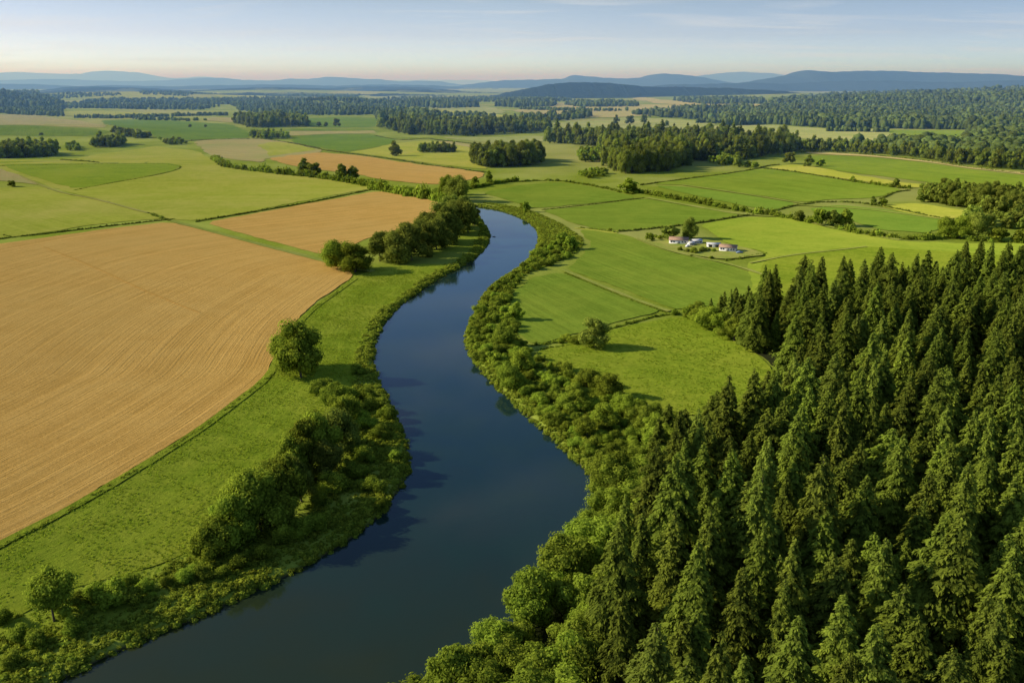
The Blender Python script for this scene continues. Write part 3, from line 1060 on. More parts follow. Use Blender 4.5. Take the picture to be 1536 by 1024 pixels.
FARP = [far_geo(700 + i, True) for i in range(4)]
FARB = [far_geo(720 + i, False) for i in range(4)]


def scatter_poly(pix, spacing, jit=.38, rmax=12000, seed=1, world=False):
    """jittered grid of world points whose ground spot falls inside an outline in the photograph"""
    r = np.random.default_rng(seed)
    w = np.array([G(*p)[:2] for p in pix]) if not world else np.array(pix)
    x0, y0 = w.min(0)
    x1, y1 = w.max(0)
    xs = np.arange(x0, x1 + spacing, spacing)
    ys = np.arange(y0, y1 + spacing, spacing * .87)
    X, Y = np.meshgrid(xs, ys)
    X = X + (np.arange(len(ys))[:, None] % 2) * spacing / 2
    X, Y = X.ravel(), Y.ravel()
    X = X + r.uniform(-jit, jit, X.shape) * spacing
    Y = Y + r.uniform(-jit, jit, X.shape) * spacing
    m = inside(X, Y, w)
    X, Y = X[m], Y[m]
    return X, Y, h0(X, Y)


ORD = ['first', 'second', 'third', 'fourth', 'fifth', 'sixth', 'seventh', 'eighth', 'ninth', 'tenth', 'eleventh', 'twelfth', 'thirteenth', 'fourteenth',
       'fifteenth', 'sixteenth', 'seventeenth', 'eighteenth', 'nineteenth', 'twentieth']
RIVER_LIST = []


QUEUE = []


def plant_tree(kind, x, y, z, hgt, label, group, mk='leaf', fat=1.0, variant=None, r=random):
    QUEUE.append((kind, float(x), float(y), float(z), float(hgt), label, group, mk, float(fat)))


def build_trees(r=random):
    """the 300 of each kind that show largest are trees of their own, what is left becomes one mass"""
    for kind, cap in (('conifer', 300), ('broadleaf', 299)):
        q = [t for t in QUEUE if t[0] == kind]
        size = []
        for t in q:
            a = proj(t[1], t[2], t[3])
            b = proj(t[1], t[2], t[3] + t[4])
            out = b[0] < -40 or b[0] > 1576 or b[1] > 1040
            size.append((-1 if out else 1) * abs(float(a[1] - b[1])) / (1 if not out else 1000))
        order_ = sorted(range(len(q)), key=lambda i: -size[i])
        print(kind, len(q))
        rest_ = []
        for k, i in enumerate(order_):
            _, x, y, z, hgt, label, group, mk, fat = q[i]
            if k >= cap or size[i] < 0:
                rest_.append(q[i])
                continue
            root = link('conifer_tree' if kind == 'conifer' else 'broadleaf_tree', None, loc=(x, y, z), rz=r.uniform(0, 6.28))
            root.empty_display_size = 1
            tag(root, label, 'tree', group)
            j = r.randrange(len(CON) if kind == 'conifer' else len(BRO))
            if kind == 'broadleaf' and group is None and (' round ' in label or 'domed' in label or 'full-crowned tree at' in label):
                j = 3
            root.scale = (hgt * fat, hgt * fat, hgt)
            link('crown', MESH['conifer' if kind == 'conifer' else mk, j], root)
            link('trunk', MESH['contrunk' if kind == 'conifer' else 'brotrunk', j], root)
        if rest_:
            for mm in sorted({t[7] for t in rest_}):
                qq = [t for t in rest_ if t[7] == mm]
                a = np.array([(t[1], t[2], t[3], t[4] * t[8], t[4]) for t in qq])
                if kind == 'conifer':
                    g_ = [conifer_geo(900 + i, nleaf=2200, R=.17, lsz=.030, bare=.06) for i in range(4)]
                    o = merged('conifer_forest', g_, a[:, :3], a[:, [3, 3, 4]], rng.uniform(0, 6.28, len(a)), 'conifer')
                    tag(o, 'far rows and rim of pointed conifers closing off the dark forest', 'forest', kind='stuff')
                else:
                    g_ = [broadleaf_geo(950 + i, nleaf=900, W=.45, base=-.05, nl=14, lsz=.055) for i in range(4)]
                    o = merged('woodland', g_, a[:, :3], a[:, [3, 3, 4]], rng.uniform(0, 6.28, len(a)), mm)
                    tag(o, {'leaf_dark': 'massed dark crowns of the middle distance woods behind their front trees', 'leaf': 'massed paler crowns of the middle distance thickets'}.get(mm, 'massed light crowns along the wooded bank'), 'woodland', kind='stuff')


def plant_shrub(x, y, z, hgt, label, group, mk='leaf_light', fat=1.0, r=random):
    i = r.randrange(len(SHR))
    o = link('shrub', MESH['shrub_' + mk, i], loc=(x, y, z), rz=r.uniform(0, 6.28), scale=(hgt * fat, hgt * fat, hgt))
    return tag(o, label, 'shrub', group)


def px_h(px, py_base, py_top):
    """height of something standing at (px, py_base) that reaches up to py_top"""
    x, y, z = G(px, py_base)
    u = (512 - py_top) / F
    zt = H + y * (-SP + u * CP) / (CP + u * SP)
    return x, y, z, zt - z


# ------------------------------------------------------------------ the conifer forest
CON_PX = [(1052, 492), (1095, 488), (1150, 480), (1220, 471), (1290, 464), (1400, 446), (1480, 440), (1600, 438), (1760, 436), (2150, 1100), (1500, 1400), (1000, 1330), (905, 1210), (880, 1090), (900, 960), (930, 870), (960, 815),
          (985, 756), (1015, 715), (1070, 690), (1128, 668), (1178, 636), (1190, 598), (1178, 566), (1152, 536), (1108, 506), (1070, 500)]
X, Y, Z = scatter_poly(CON_PX, 10.3, jit=.40, seed=11)
r_ = np.random.default_rng(5)
hh = np.clip(r_.normal(27, 4.2, len(X)), 15, 35)
bspx0, bspy0 = proj(X, Y, Z)
edge = seg_dist(X, Y, np.array([G(*p)[:2] for p in CON_PX]), True)
hh = hh * np.where(edge < 7, .88, 1)
hh = hh * np.where((bspx0 < 1130) & (bspy0 < 520), .8, 1)
bspx, bspy = proj(X, Y, Z)
tpx, tpy = proj(X, Y, Z + hh)
vis = (tpx > -40) & (tpx < 1570) & (tpy < 1040) & (bspy > 0)
near = (X ** 2 + Y ** 2)
for i in range(len(X)):
    x, y = float(tpx[i]), float(tpy[i])
    if x < -60 or x > 1800 or y > 1170:
        continue
    if y > 850:
        zn, gz = 'dark green conifer whose top rises at the bottom edge of the photo', 'bottom'
    elif y > 700:
        zn, gz = 'tall dense conifer in the lower slope of trees below the forest middle', 'lower'
    elif x < 1060:
        zn, gz = 'conifer on the river side of the forest beside the bright bank trees', 'riverside'
    elif x < 1220 and y < 640:
        zn, gz = 'conifer on the forest edge facing the lone round tree meadow', 'meadow edge'
    elif y < 520:
        zn, gz = 'narrow pointed conifer deep in the forest towards the farm fields', 'far'
    else:
        zn, gz = 'dark pointed conifer in the packed middle of the forest', 'middle'
    fat = float(np.clip(r_.normal(1.06, .13), .75, 1.4)) * (27 / hh[i]) ** .4
    plant_tree('conifer', X[i], Y[i], Z[i], float(hh[i]), zn, 'conifers of the dark forest: ' + gz, fat=fat)

# ------------------------------------------------------------------ broadleaf trees along the right bank
BANK_PX = [(905, 712), (935, 690), (985, 662), (1035, 650), (1050, 668), (1005, 700), (980, 740), (960, 790), (930, 865), (900, 960), (880, 1090), (880, 1240), (540, 1240), (515, 1155), (625, 1060), (694, 1000), (780, 930), (850, 870), (890, 808), (905, 750)]
X, Y, Z = scatter_poly(BANK_PX, 7.6, jit=.38, seed=12)
k = 0
pr = proj(X, Y, Z)
for i in np.argsort(pr[1]):
    hgt = float(np.clip(r_.normal(12.0, 2.6), 7, 17))
    tp = proj(X[i], Y[i], Z[i] + hgt)
    if tp[1] > 1045 or tp[0] < -30 or float(river_sd(X[i:i + 1], Y[i:i + 1])[0]) < 1.2:
        continue
    if pr[1][i] < 720:
        hgt *= .8
    far_row = pr[1][i]
    lab = 'bright green rounded tree leaning over the river at the bottom of the right bank' if far_row > 950 else \
        'leafy light green tree between the river bend and the dark conifers' if far_row > 790 else \
        'small bushy tree where the bank thicket meets the conifers'
    lab = lab.replace('the bottom of the right bank', 'the end of the wooded bank')
    gr = 'bank trees downstream' if far_row > 950 else 'bank trees at the bend' if far_row > 790 else 'bank trees upstream'
    plant_tree('broadleaf', X[i], Y[i], Z[i], hgt, lab, gr, mk='leaf_light', fat=1.05)
    k += 1
print('bank trees', k)
# young conifers and small dark trees mixed into the thicket end
for (px, py, hp) in [(1000, 672, 602), (1022, 668, 612), (985, 695, 625), (1044, 676, 618), (1100, 662, 612), (1150, 640, 590)]:
    x, y, z, h = px_h(px, py, hp)
    plant_tree('conifer', x, y, z, h, 'small conifer standing at the corner of the meadow and the thicket', 'conifers of the meadow corner', fat=1.35)
for (px, py, hp) in [(1064, 484, 446), (1078, 492, 440), (1092, 500, 434), (1106, 508, 438), (1120, 518, 436), (1134, 528, 440), (1084, 482, 436), (1100, 486, 428), (1118, 492, 426), (1134, 496, 424)]:
    x, y, z, h = px_h(px, py, hp)
    plant_tree('conifer', x, y, z, h, 'conifer in the tapering tip of the forest between the bean field and the bright meadow', 'conifers of the forest tip', fat=1.1)
# low round trees at the forest's upper left corner
for k, (px, py, hp) in enumerate([(1036, 478, 452), (1048, 484, 450), (1062, 492, 456), (1080, 500, 466), (1100, 512, 476)]):
    x, y, z, h = px_h(px, py, hp)
    plant_tree('broadleaf', x, y, z, h, ORD[k] + ' low round tree along the forest corner above the meadow, counting from the river side', 'low round trees at the forest corner', mk='leaf', fat=1.3)
# dark understorey inside the forest
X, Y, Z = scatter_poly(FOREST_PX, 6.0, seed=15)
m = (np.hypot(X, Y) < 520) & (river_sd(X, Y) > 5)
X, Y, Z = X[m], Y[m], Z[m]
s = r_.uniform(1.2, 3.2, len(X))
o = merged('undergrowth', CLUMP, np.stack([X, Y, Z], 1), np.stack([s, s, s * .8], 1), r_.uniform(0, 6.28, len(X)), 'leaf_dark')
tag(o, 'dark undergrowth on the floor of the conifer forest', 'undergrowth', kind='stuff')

# ------------------------------------------------------------------ right bank thicket
THICK_PX = [(720, 304), (750, 306), (790, 314), (822, 326), (850, 340), (872, 356), (876, 368), (860, 384), (826, 398), (792, 410), (770, 432), (766, 465), (778, 505), (796, 532), (836, 550), (890, 574), (950, 604),
            (1000, 622), (1040, 636), (1000, 655), (945, 682), (906, 708), (888, 700), (848, 662), (790, 606), (748, 566), (716, 536), (702, 512), (705, 488), (718, 462), (733, 436),
            (760, 416), (792, 396), (812, 370), (816, 352), (806, 336), (782, 322), (745, 309)]
X, Y, Z = scatter_poly(THICK_PX, 5.9, jit=.42, seed=21)
sd = river_sd(X, Y)
m = sd > .8
X, Y, Z, sd = X[m], Y[m], Z[m], sd[m]
pr = proj(X, Y, Z)
print('thicket', len(X))
lst = sorted(range(len(X)), key=lambda i: X[i] ** 2 + Y[i] ** 2)[:260]
for i in lst:
    px, py = pr[0][i], pr[1][i]
    hgt = float(np.clip(r_.normal(3.4, .9), 1.6, 5.6)) * (1.0 if py < 480 else 1.05)
    if sd[i] < 3:
        hgt *= .75
    if py < 345:
        lab, gr = 'low pale bush on the far bank where the river disappears', 'thicket by the far bend'
    elif py < 430:
        lab, gr = 'pale green bush in the strip between river and farm field', 'thicket by the farm field'
    elif py < 520:
        lab, gr = 'rounded bush of the thicket on the outer curve of the river', 'thicket on the outer curve'
    elif py < 600:
        lab, gr = 'bright bush between the river and the lone tree meadow', 'thicket by the meadow'
    else:
        lab, gr = 'lush bush of the wide thicket just above the bank trees', 'wide thicket'
    plant_shrub(X[i], Y[i], Z[i] - .1, hgt, lab, gr, mk='leaf_light' if r_.random() < .75 else 'leaf', fat=float(r_.uniform(.95, 1.35)))
# larger willows in the thicket
for k, (px, py, hp, fat) in enumerate([(845, 366, 344, 1.3), (858, 374, 350, 1.3), (770, 480, 452, 1.2), (757, 522, 486, 1.25), (781, 556, 520, 1.25), (742, 548, 522, 1.3), (766, 580, 540, 1.25), (880, 582, 548, 1.3), (910, 596, 556, 1.3),
                                       (866, 610, 570, 1.3), (936, 622, 584, 1.2), (905, 640, 600, 1.2), (956, 646, 606, 1.2), (880, 655, 622, 1.2), (830, 372, 358, 1.3), (790, 318, 299, .9)]):
    x, y, z, h = px_h(px, py, hp)
    plant_tree('broadleaf', x, y, z, h, 'round willow rising above the bank thicket, ' + ORD[k] + ' by its height up the river' if False else [
        'spreading willow at the bulge of bushes beside the farm field', 'round willow casting a shadow on the farm field beside the bulge', 'small willow above the outer curve bushes',
        'willow in the thicket level with the hedge end', 'dark domed willow where the hedge meets the thicket', 'low willow near the water below the outer curve', 'full willow just above the water opposite the lone tree',
        'willow on the meadow side of the wide thicket', 'dark willow on the meadow edge of the wide thicket', 'low spreading willow at the heart of the wide thicket', 'willow on the thicket rim near the small conifers',
        'willow between the wide thicket and the bank trees', 'willow against the first small conifers', 'low willow at the waterside of the wide thicket', 'flat willow on the riverside of the bulge',
        'small upright tree standing alone above the far river bend'][k], 'willows in the bank thicket', mk='leaf' if k % 3 else 'leaf_light', fat=fat)

# ------------------------------------------------------------------ left bank trees
LT = [  # px, py base, py top, fat, material, label
    (452, 566, 474, 1.0, 'leaf', 'large full-crowned tree at the corner of the wheat field and meadow'),
    (432, 556, 490, .9, 'leaf', 'smaller crown leaning out over the wheat beside the large full-crowned tree'),
    (318, 838, 765, 1.0, 'leaf', 'round end tree of the meadow grove, closest to the bottom of the photo'),
    (352, 822, 735, 1.0, 'leaf', 'second tree of the meadow grove counting up from its lower end'),
    (392, 795, 695, 1.0, 'leaf', 'broad middle tree of the meadow grove with open top'),
    (418, 770, 672, .95, 'leaf', 'tall tree of the meadow grove beside its broad middle tree'),
    (452, 752, 676, 1.0, 'leaf_dark', 'dark shaded tree on the water side of the meadow grove'),
    (458, 715, 622, .95, 'leaf', 'upright tree in the upper half of the meadow grove'),
    (486, 700, 606, .95, 'leaf', 'tallest tree near the upper end of the meadow grove'),
    (512, 676, 600, .95, 'leaf_dark', 'dark tree at the river side of the upper meadow grove'),
    (520, 640, 584, 1.1, 'leaf', 'small last tree at the upper end of the meadow grove'),
    (500, 618, 572, 1.2, 'leaf_light', 'low light green tree just above the meadow grove'),
    (335, 812, 752, 1.0, 'leaf', 'small tree tucked between the end tree and second tree of the meadow grove'),
    (372, 790, 722, .9, 'leaf', 'narrow tree tucked behind the second tree of the meadow grove'),
    (438, 728, 650, 1.0, 'leaf', 'tree on the meadow side of the middle of the meadow grove'),
    (474, 668, 610, 1.0, 'leaf', 'tree on the meadow side near the top of the meadow grove'),
    (420, 792, 730, 1.0, 'leaf', 'low tree at the foot of the middle of the meadow grove'),
    (498, 718, 660, 1.0, 'leaf_dark', 'low dark tree at the waterside foot of the upper meadow grove'),
    (584, 386, 340, 1.0, 'leaf_dark', 'tree behind the first two dark trees of the riverside row'),
    (608, 380, 330, 1.0, 'leaf_dark', 'tree behind the third dark tree of the riverside row'),
    (630, 374, 324, 1.0, 'leaf_dark', 'tree behind the fourth dark tree of the riverside row'),
    (648, 362, 312, 1.0, 'leaf_dark', 'tree behind the bend of the riverside row'),
    (664, 350, 300, 1.0, 'leaf_dark', 'tree on the field side of the tallest riverside trees'),
    (680, 342, 292, 1.0, 'leaf_dark', 'tree wedged behind the tallest riverside trees'),
    (698, 330, 290, 1.0, 'leaf_dark', 'upper tree of the riverside row behind the river head'),
    (82, 930, 848, 1.0, 'leaf', 'lone open-crowned tree on the bank at the lower corner of the photo'),
    (514, 404, 358, 1.15, 'leaf', 'first tree of the three beside the grassy track end'),
    (533, 408, 362, 1.25, 'leaf', 'second tree of the three beside the grassy track end'),
    (497, 394, 364, 1.0, 'leaf', 'paler tree behind the pair at the grassy track end'),
    (570, 392, 344, .9, 'leaf_dark', 'dark tree at the lower end of the riverside row by the small wheat field'),
    (596, 394, 338, .9, 'leaf_dark', 'second dark tree of the riverside row by the small wheat field'),
    (618, 390, 332, .9, 'leaf_dark', 'third dark tree of the riverside row by the small wheat field'),
    (640, 384, 330, .9, 'leaf_dark', 'fourth dark tree of the riverside row by the small wheat field'),
    (655, 374, 318, .9, 'leaf_dark', 'fifth tree of the riverside row, at its bend'),
    (672, 366, 304, .85, 'leaf_dark', 'tall sixth tree of the riverside row'),
    (688, 352, 292, .85, 'leaf_dark', 'tallest tree of the riverside row near the river head'),
    (702, 348, 300, .9, 'leaf_dark', 'tree next to the water near the top of the riverside row'),
    (712, 338, 304, .9, 'leaf_dark', 'last tree of the riverside row at the river head'),
    (676, 332, 286, .8, 'leaf_dark', 'slim tree behind the riverside row'),
    (684, 302, 256, 1.0, 'leaf_dark', 'big spreading tree on the hedge line above the river head'),
    (668, 296, 262, .8, 'leaf', 'shorter tree beside the big spreading tree above the river head'),
    (694, 292, 268, 1.1, 'leaf', 'low tree to the field side of the big spreading tree'),
    (457, 262, 236, 1.0, 'leaf_dark', 'taller tree of the first pair in the long hedge by the ploughed field'),
    (472, 264, 241, 1.1, 'leaf_dark', 'wider tree of the first pair in the long hedge by the ploughed field'),
    (515, 270, 241, .9, 'leaf_dark', 'taller tree of the second pair in the long hedge by the ploughed field'),
    (529, 270, 244, .9, 'leaf_dark', 'second tree of the second pair in the long hedge by the ploughed field'),
    (595, 234, 211, 1.0, 'leaf_dark', 'solitary round dark tree in the pasture beyond the ploughed field'),
    (505, 191, 175, .8, 'leaf_dark', 'solitary upright tree in the far green field'),
    (478, 190, 181, 1.1, 'leaf_dark', 'small round tree beside the upright one in the far green field'),
    (489, 190, 181, .9, 'leaf_dark', 'thin small tree between the round and the upright tree in the far field'),
    (734, 276, 256, .8, 'leaf', 'upright small tree on the hedge above the first bean field'),
    (712, 280, 262, 1.0, 'leaf', 'small tree on the hedge next to the river head'),
    (893, 522, 474, 1.05, 'leaf_dark', 'lone round tree casting a long shadow on the bright meadow'),
    (1033, 358, 323, .85, 'leaf_dark', 'tall dark tree behind the farm buildings'),
    (1004, 359, 332, 1.35, 'leaf_dark', 'dark middle tree behind the first barn'),
    (974, 361, 346, 1.2, 'leaf', 'small round tree at the end of the farmyard trees'),
    (945, 289, 266, 1.6, 'leaf', 'domed tree at the head of the hedge beyond the bean fields'),
    (1200, 332, 313, .9, 'leaf_dark', 'small tree at the hedge next to the big clump of three'),
    (1226, 338, 308, 1.0, 'leaf', 'first big tree of the clump in the long hedge'),
    (1248, 339, 309, 1.0, 'leaf_dark', 'middle big tree of the clump in the long hedge'),
    (1265, 339, 308, 1.0, 'leaf', 'last big tree of the clump in the long hedge'),
    (1420, 356, 320, 1.0, 'leaf', 'big pale tree at the hedge end before the dark one'),
    (1438, 357, 318, 1.0, 'leaf', 'second big tree at the hedge end'),
    (1467, 358, 316, .95, 'leaf_dark', 'dark tall tree between the big pale trees and the two bushy ones'),
    (1499, 362, 337, 1.3, 'leaf', 'low domed tree next to the edge of the photo by the long hedge'),
    (1528, 364, 340, 1.3, 'leaf', 'bushy tree cut by the edge of the photo at the long hedge'),
    (1107, 251, 229, .9, 'leaf_dark', 'pointed dark tree before the big wood'),
    (1121, 251, 239, 1.2, 'leaf', 'first small ball-shaped tree before the big wood'),
    (1133, 252, 241, 1.2, 'leaf', 'second small ball-shaped tree before the big wood'),
    (1184, 246, 225, 1.0, 'leaf_dark', 'big round tree at the end of the big wood'),
    (1212, 250, 232, 1.1, 'leaf', 'round tree in the field corner past the big wood'),
    (1230, 250, 236, 1.2, 'leaf', 'last low tree in the field corner past the big wood'),
    (1342, 281, 264, 1.0, 'leaf_dark', 'taller tree in the short hedge between the two green fields'),
    (1278, 271, 262, 1.1, 'leaf', 'small ball tree at the start of the short hedge'),
    (1310, 308, 294, 1.0, 'leaf_dark', 'small dark tree at the tip of the wood point'),
    (1324, 308, 295, 1.3, 'leaf', 'low tree next to the tip of the wood point'),
    (1492, 205, 198, 1.4, 'leaf_dark', 'small lone tree in the far field before the wooded hill'),
    (923, 187, 172, .8, 'leaf_dark', 'first tree of the far clump in the pale pasture'),
    (945, 187, 171, 1.0, 'leaf_dark', 'broad middle tree of the far clump in the pale pasture'),
    (965, 186, 169, .8, 'leaf_dark', 'tall last tree of the far clump in the pale pasture'),
    (999, 190, 178, .9, 'leaf_dark', 'solitary tree next to the far clump in the pale pasture'),
    (974, 176, 165, .6, 'leaf_dark', 'slim far tree behind the pale pasture clump'),
    (285, 191, 185, 1.2, 'leaf_dark', 'small round tree alone in the long green field'),
    (308, 191, 186, 1.3, 'leaf_dark', 'low tree beside the one alone in the long green field'),
    (171, 200, 188, 1.2, 'leaf_dark', 'rounded tree at the start of the row in the left fields'.replace('left ', 'rolling ')),
    (224, 207, 195, 1.0, 'leaf_dark', 'tree at the end of the row in the rolling fields'),
    (212, 206, 196, 1.2, 'leaf_dark', 'last but one tree of the row in the rolling fields'),
    (240, 210, 204, 1.4, 'leaf', 'bushy low tree past the row in the rolling fields'),
    (62, 203, 198, 1.5, 'leaf_dark', 'small tree alone on the green rolling slope'),
    (19, 280, 269, 1.5, 'leaf_dark', 'low dark tree by the brown corner at the edge of the photo'),
    (1005, 377, 371, 1.3, 'leaf', 'placeholder'),
]
LT = LT[:-1]
for (px, pb, pt, fat, mk, lab) in LT:
    x, y, z, h = px_h(px, pb, pt)
    plant_tree('broadleaf', x, y, z - .2, h * 1.03, lab, None, mk=mk, fat=fat * ((.86 if pb > 560 else 1.05) if px < 800 and pb > 300 else 1.05))

# shrubs placed one by one on the left bank and in the fields
LS = [(145, 905, 872, 'leaf'), (118, 905, 885, 'leaf'), (175, 905, 868, 'leaf'), (200, 900, 870, 'leaf'), (196, 880, 860, 'leaf'), (222, 888, 866, 'leaf'), (250, 880, 862, 'leaf_light'), (280, 872, 850, 'leaf_light'), (305, 868, 846, 'leaf_light'),
      (336, 866, 846, 'leaf_light'), (362, 852, 828, 'leaf_light'), (395, 840, 815, 'leaf'), (425, 815, 785, 'leaf'), (460, 800, 770, 'leaf'), (480, 760, 735, 'leaf'), (505, 735, 706, 'leaf'), (530, 715, 690, 'leaf_light'),
      (545, 690, 668, 'leaf_light'), (560, 735, 712, 'leaf_light'), (575, 760, 742, 'leaf_light'), (590, 690, 672, 'leaf_light'), (545, 640, 615, 'leaf'), (560, 615, 592, 'leaf_light'), (585, 628, 604, 'leaf_light'), (570, 655, 634, 'leaf_light'),
      (525, 600, 578, 'leaf_light'), (505, 590, 570, 'leaf_light'), (480, 588, 566, 'leaf_light'), (552, 598, 576, 'leaf_light'), (535, 560, 545, 'leaf_light'), (30, 960, 935, 'leaf_light'), (60, 965, 940, 'leaf_light'), (20, 1000, 975, 'leaf_light'),
      (110, 950, 925, 'leaf_light'), (5, 935, 910, 'leaf_light'), (852, 512, 499, 'leaf'), (868, 515, 500, 'leaf'), (840, 514, 506, 'leaf'), (1012, 472, 462, 'leaf'), (1034, 476, 458, 'leaf'), (914, 346, 340, 'leaf'), (785, 312, 302, 'leaf'),
      (1020, 377, 369, 'leaf'), (1031, 379, 372, 'leaf_dark'), (1040, 380, 370, 'leaf'), (1053, 378, 369, 'leaf_dark'), (1060, 377, 370, 'leaf_dark'), (1070, 378, 372, 'leaf'), (1066, 388, 383, 'leaf'), (1037, 385, 381, 'leaf_dark'), (990, 358, 350, 'leaf'), (984, 356, 350, 'leaf')]
for n_, (px, pb, pt, mk) in enumerate(LS):
    x, y, z, h = px_h(px, pb, pt)
    if px > 1300 or (980 <= px <= 1080 and 345 < pb < 395):
        lab, gr = 'dark garden bush between the white farm buildings', 'garden bushes at the farm'
    elif px > 800:
        lab, gr = 'bush on the hedge line beside the lone round tree or bean field', 'field hedge bushes'
    elif pb > 845:
        lab, gr = 'leafy bush on the bank between the lone open-crowned tree and the grove', 'bushes on the lower bank'
    elif pb > 650:
        lab, gr = 'bush in the shade between the meadow grove and the river', 'bushes below the grove'
    else:
        lab, gr = 'bright bush on the bank above the meadow grove', 'bushes above the grove'
    plant_shrub(x, y, z - .1, max(h, .8), lab, gr, mk=mk, fat=1.15)

# ------------------------------------------------------------------ undergrowth on both banks (nobody could count it)
def bank_band(side_px, lo, hi, spacing, seed):
    X, Y, Z = scatter_poly(side_px, spacing, jit=.5, seed=seed)
    sd = river_sd(X, Y)
    m = (sd > lo) & (sd < hi)
    return X[m], Y[m], sd[m]


LB = [(-200, 1010), (-40, 935), (60, 905), (140, 868), (262, 832), (330, 800), (420, 715), (500, 630), (530, 570), (535, 520), (555, 480), (575, 462), (610, 436), (650, 406), (690, 385), (710, 360), (722, 345), (700, 312), (720, 308), (745, 345), (740, 370), (700, 402), (620, 450), (575, 500), (575, 560), (612, 640), (625, 690), (600, 760), (520, 825), (400, 890), (200, 975), (60, 1045), (-100, 1120)]
X, Y, sd = bank_band(LB, .1, 60, 1.25, 31)
r2 = np.random.default_rng(9)
wide = np.where(Y < 350, 24, 8)
dens = np.clip(1.2 - sd / wide, .12, 1)
m = r2.random(len(X)) < dens
X, Y, sd, wide = X[m], Y[m], sd[m], wide[m]
patch = np.sin(X / 3.3 + np.sin(Y / 2.9)) * np.sin(Y / 4.1 + X / 7)
s = np.clip(.45 + .9 * r2.random(len(X)) ** 2 + .4 * patch, .3, 1.8) * np.where(sd > wide, .55, 1) * np.where(Y > 380, 1.25, 1)
zz = hfull(X, Y)[0]
o = merged('undergrowth', CLUMP, np.stack([X, Y, zz], 1), np.stack([s * 1.1, s * 1.1, s * .95], 1), r2.uniform(0, 6.28, len(X)), 'weed')
tag(o, 'rank weeds and low growth covering the meadow side river bank', 'undergrowth', kind='stuff')
print('left weeds', len(X))
X, Y, sd = bank_band([(p[0], p[1]) for p in THICK_PX] , .0, 60, 2.0, 32)
A = [(716, 306), (790, 318), (822, 336), (826, 372), (792, 408), (742, 440), (716, 500), (760, 560), (830, 640), (900, 708), (915, 760), (880, 820), (800, 925), (720, 1000), (640, 1120), (600, 1120), (700, 980), (790, 880), (860, 790), (880, 740), (850, 690), (700, 560), (680, 500), (710, 430), (790, 380), (800, 350), (770, 325), (716, 312)]
X2, Y2, sd2 = bank_band(A, .0, 5, 1.5, 33)
X, Y, sd = np.concatenate([X, X2]), np.concatenate([Y, Y2]), np.concatenate([sd, sd2])
s = .5 + .8 * r2.random(len(X)) ** 1.5
zz = hfull(X, Y)[0]
o = merged('undergrowth', CLUMP, np.stack([X, Y, zz], 1), np.stack([s * 1.2, s * 1.2, s], 1), r2.uniform(0, 6.28, len(X)), 'weed')
tag(o, 'low growth under the thicket of the wooded river bank', 'undergrowth', kind='stuff')
print('right weeds', len(X))

def tuft_geo(seed, n=9):
    r = np.random.default_rng(seed)
    a = r.uniform(0, 6.28, n)
    c = np.column_stack([np.cos(a) * .45, np.sin(a) * .45, r.uniform(.2, .6, n)])
    d = np.column_stack([np.cos(a) * .7, np.sin(a) * .7, np.full(n, 1.0)])
    nn = np.column_stack([np.cos(a), np.sin(a), -.3 * np.ones(n)])
    v, f = leaves(c, d, nn + r.normal(0, .3, (n, 3)), .5 * r.uniform(.6, 1.2, n), .26 * r.uniform(.6, 1.2, n))
    return join([(v, f, np.repeat(np.clip(.4 + r.normal(0, .2, n), 0, 1), 4))])


TUFT = [tuft_geo(640 + i) for i in range(4)]
T1 = [(524, 420), (472, 462), (444, 490), (426, 525), (414, 560), (306, 646), (206, 710), (0, 826), (-120, 884), (0, 1000), (190, 900), (330, 840), (470, 740), (540, 640), (560, 500), (610, 440), (648, 405), (560, 405)]
T2 = [(800, 530), (860, 512), (930, 492), (1030, 476), (1100, 508), (1160, 560), (1160, 585), (1100, 612), (1040, 625), (980, 610), (900, 572), (830, 548)]
for px_, sp_, lab_ in ((T1, 1.15, 'long grass tufts all over the meadow between the wheat and the river'), (T2, 1.7, 'grass tufts of the bright meadow with the lone round tree')):
    X, Y, Z = scatter_poly(px_, sp_, jit=.5, seed=77)
    m = (np.sin(X / 5 + np.sin(Y / 7) * 2) * np.sin(Y / 6 + X / 11) + r2.normal(0, .6, len(X))) > -.25
    m &= river_sd(X, Y) > 1
    X, Y = X[m], Y[m]
    s = r2.uniform(.22, .5, len(X)) * (sp_ / 1.15) ** .5
    o = merged('grass', TUFT, np.stack([X, Y, hfull(X, Y)[0] + .28], 1), np.stack([s * 1.4, s * 1.4, s * .8], 1), r2.uniform(0, 6.28, len(X)), 'tuft')
    tag(o, lab_, 'grass', kind='stuff')

# ------------------------------------------------------------------ hedges and ditches (one thing each)
def hedge(pix, hgt, wid, label, mat='leaf_dark', name='hedge', dens=1.0):
    p = chaikin(np.array([G(*q)[:2] for q in pix]), 2, False)
    P = []
    for i in range(len(p) - 1):
        L = np.linalg.norm(p[i + 1] - p[i])
        n = max(1, int(L / (wid * .42) * dens))
        d = (p[i + 1] - p[i]) / max(L, 1e-6)
        nn = np.array([-d[1], d[0]])
        for s_ in range(n):
            P.append(p[i] + (p[i + 1] - p[i]) * (s_ + r2.random()) / n + nn * r2.normal(0, wid * .16))
    P = np.array(P)
    if len(P) > 1600:
        P = P[r2.permutation(len(P))[:1600]]
    s = wid * .5 * r2.uniform(.6, 1.35, len(P))
    zs = hgt * np.clip(r2.normal(.85, .3, len(P)), .3, 1.7)
    z = h0(P[:, 0], P[:, 1])
    o = merged(name, CLUMP, np.column_stack([P, z]), np.stack([s, s, zs], 1), r2.uniform(0, 6.28, len(P)), mat)
    return tag(o, label, 'hedge')


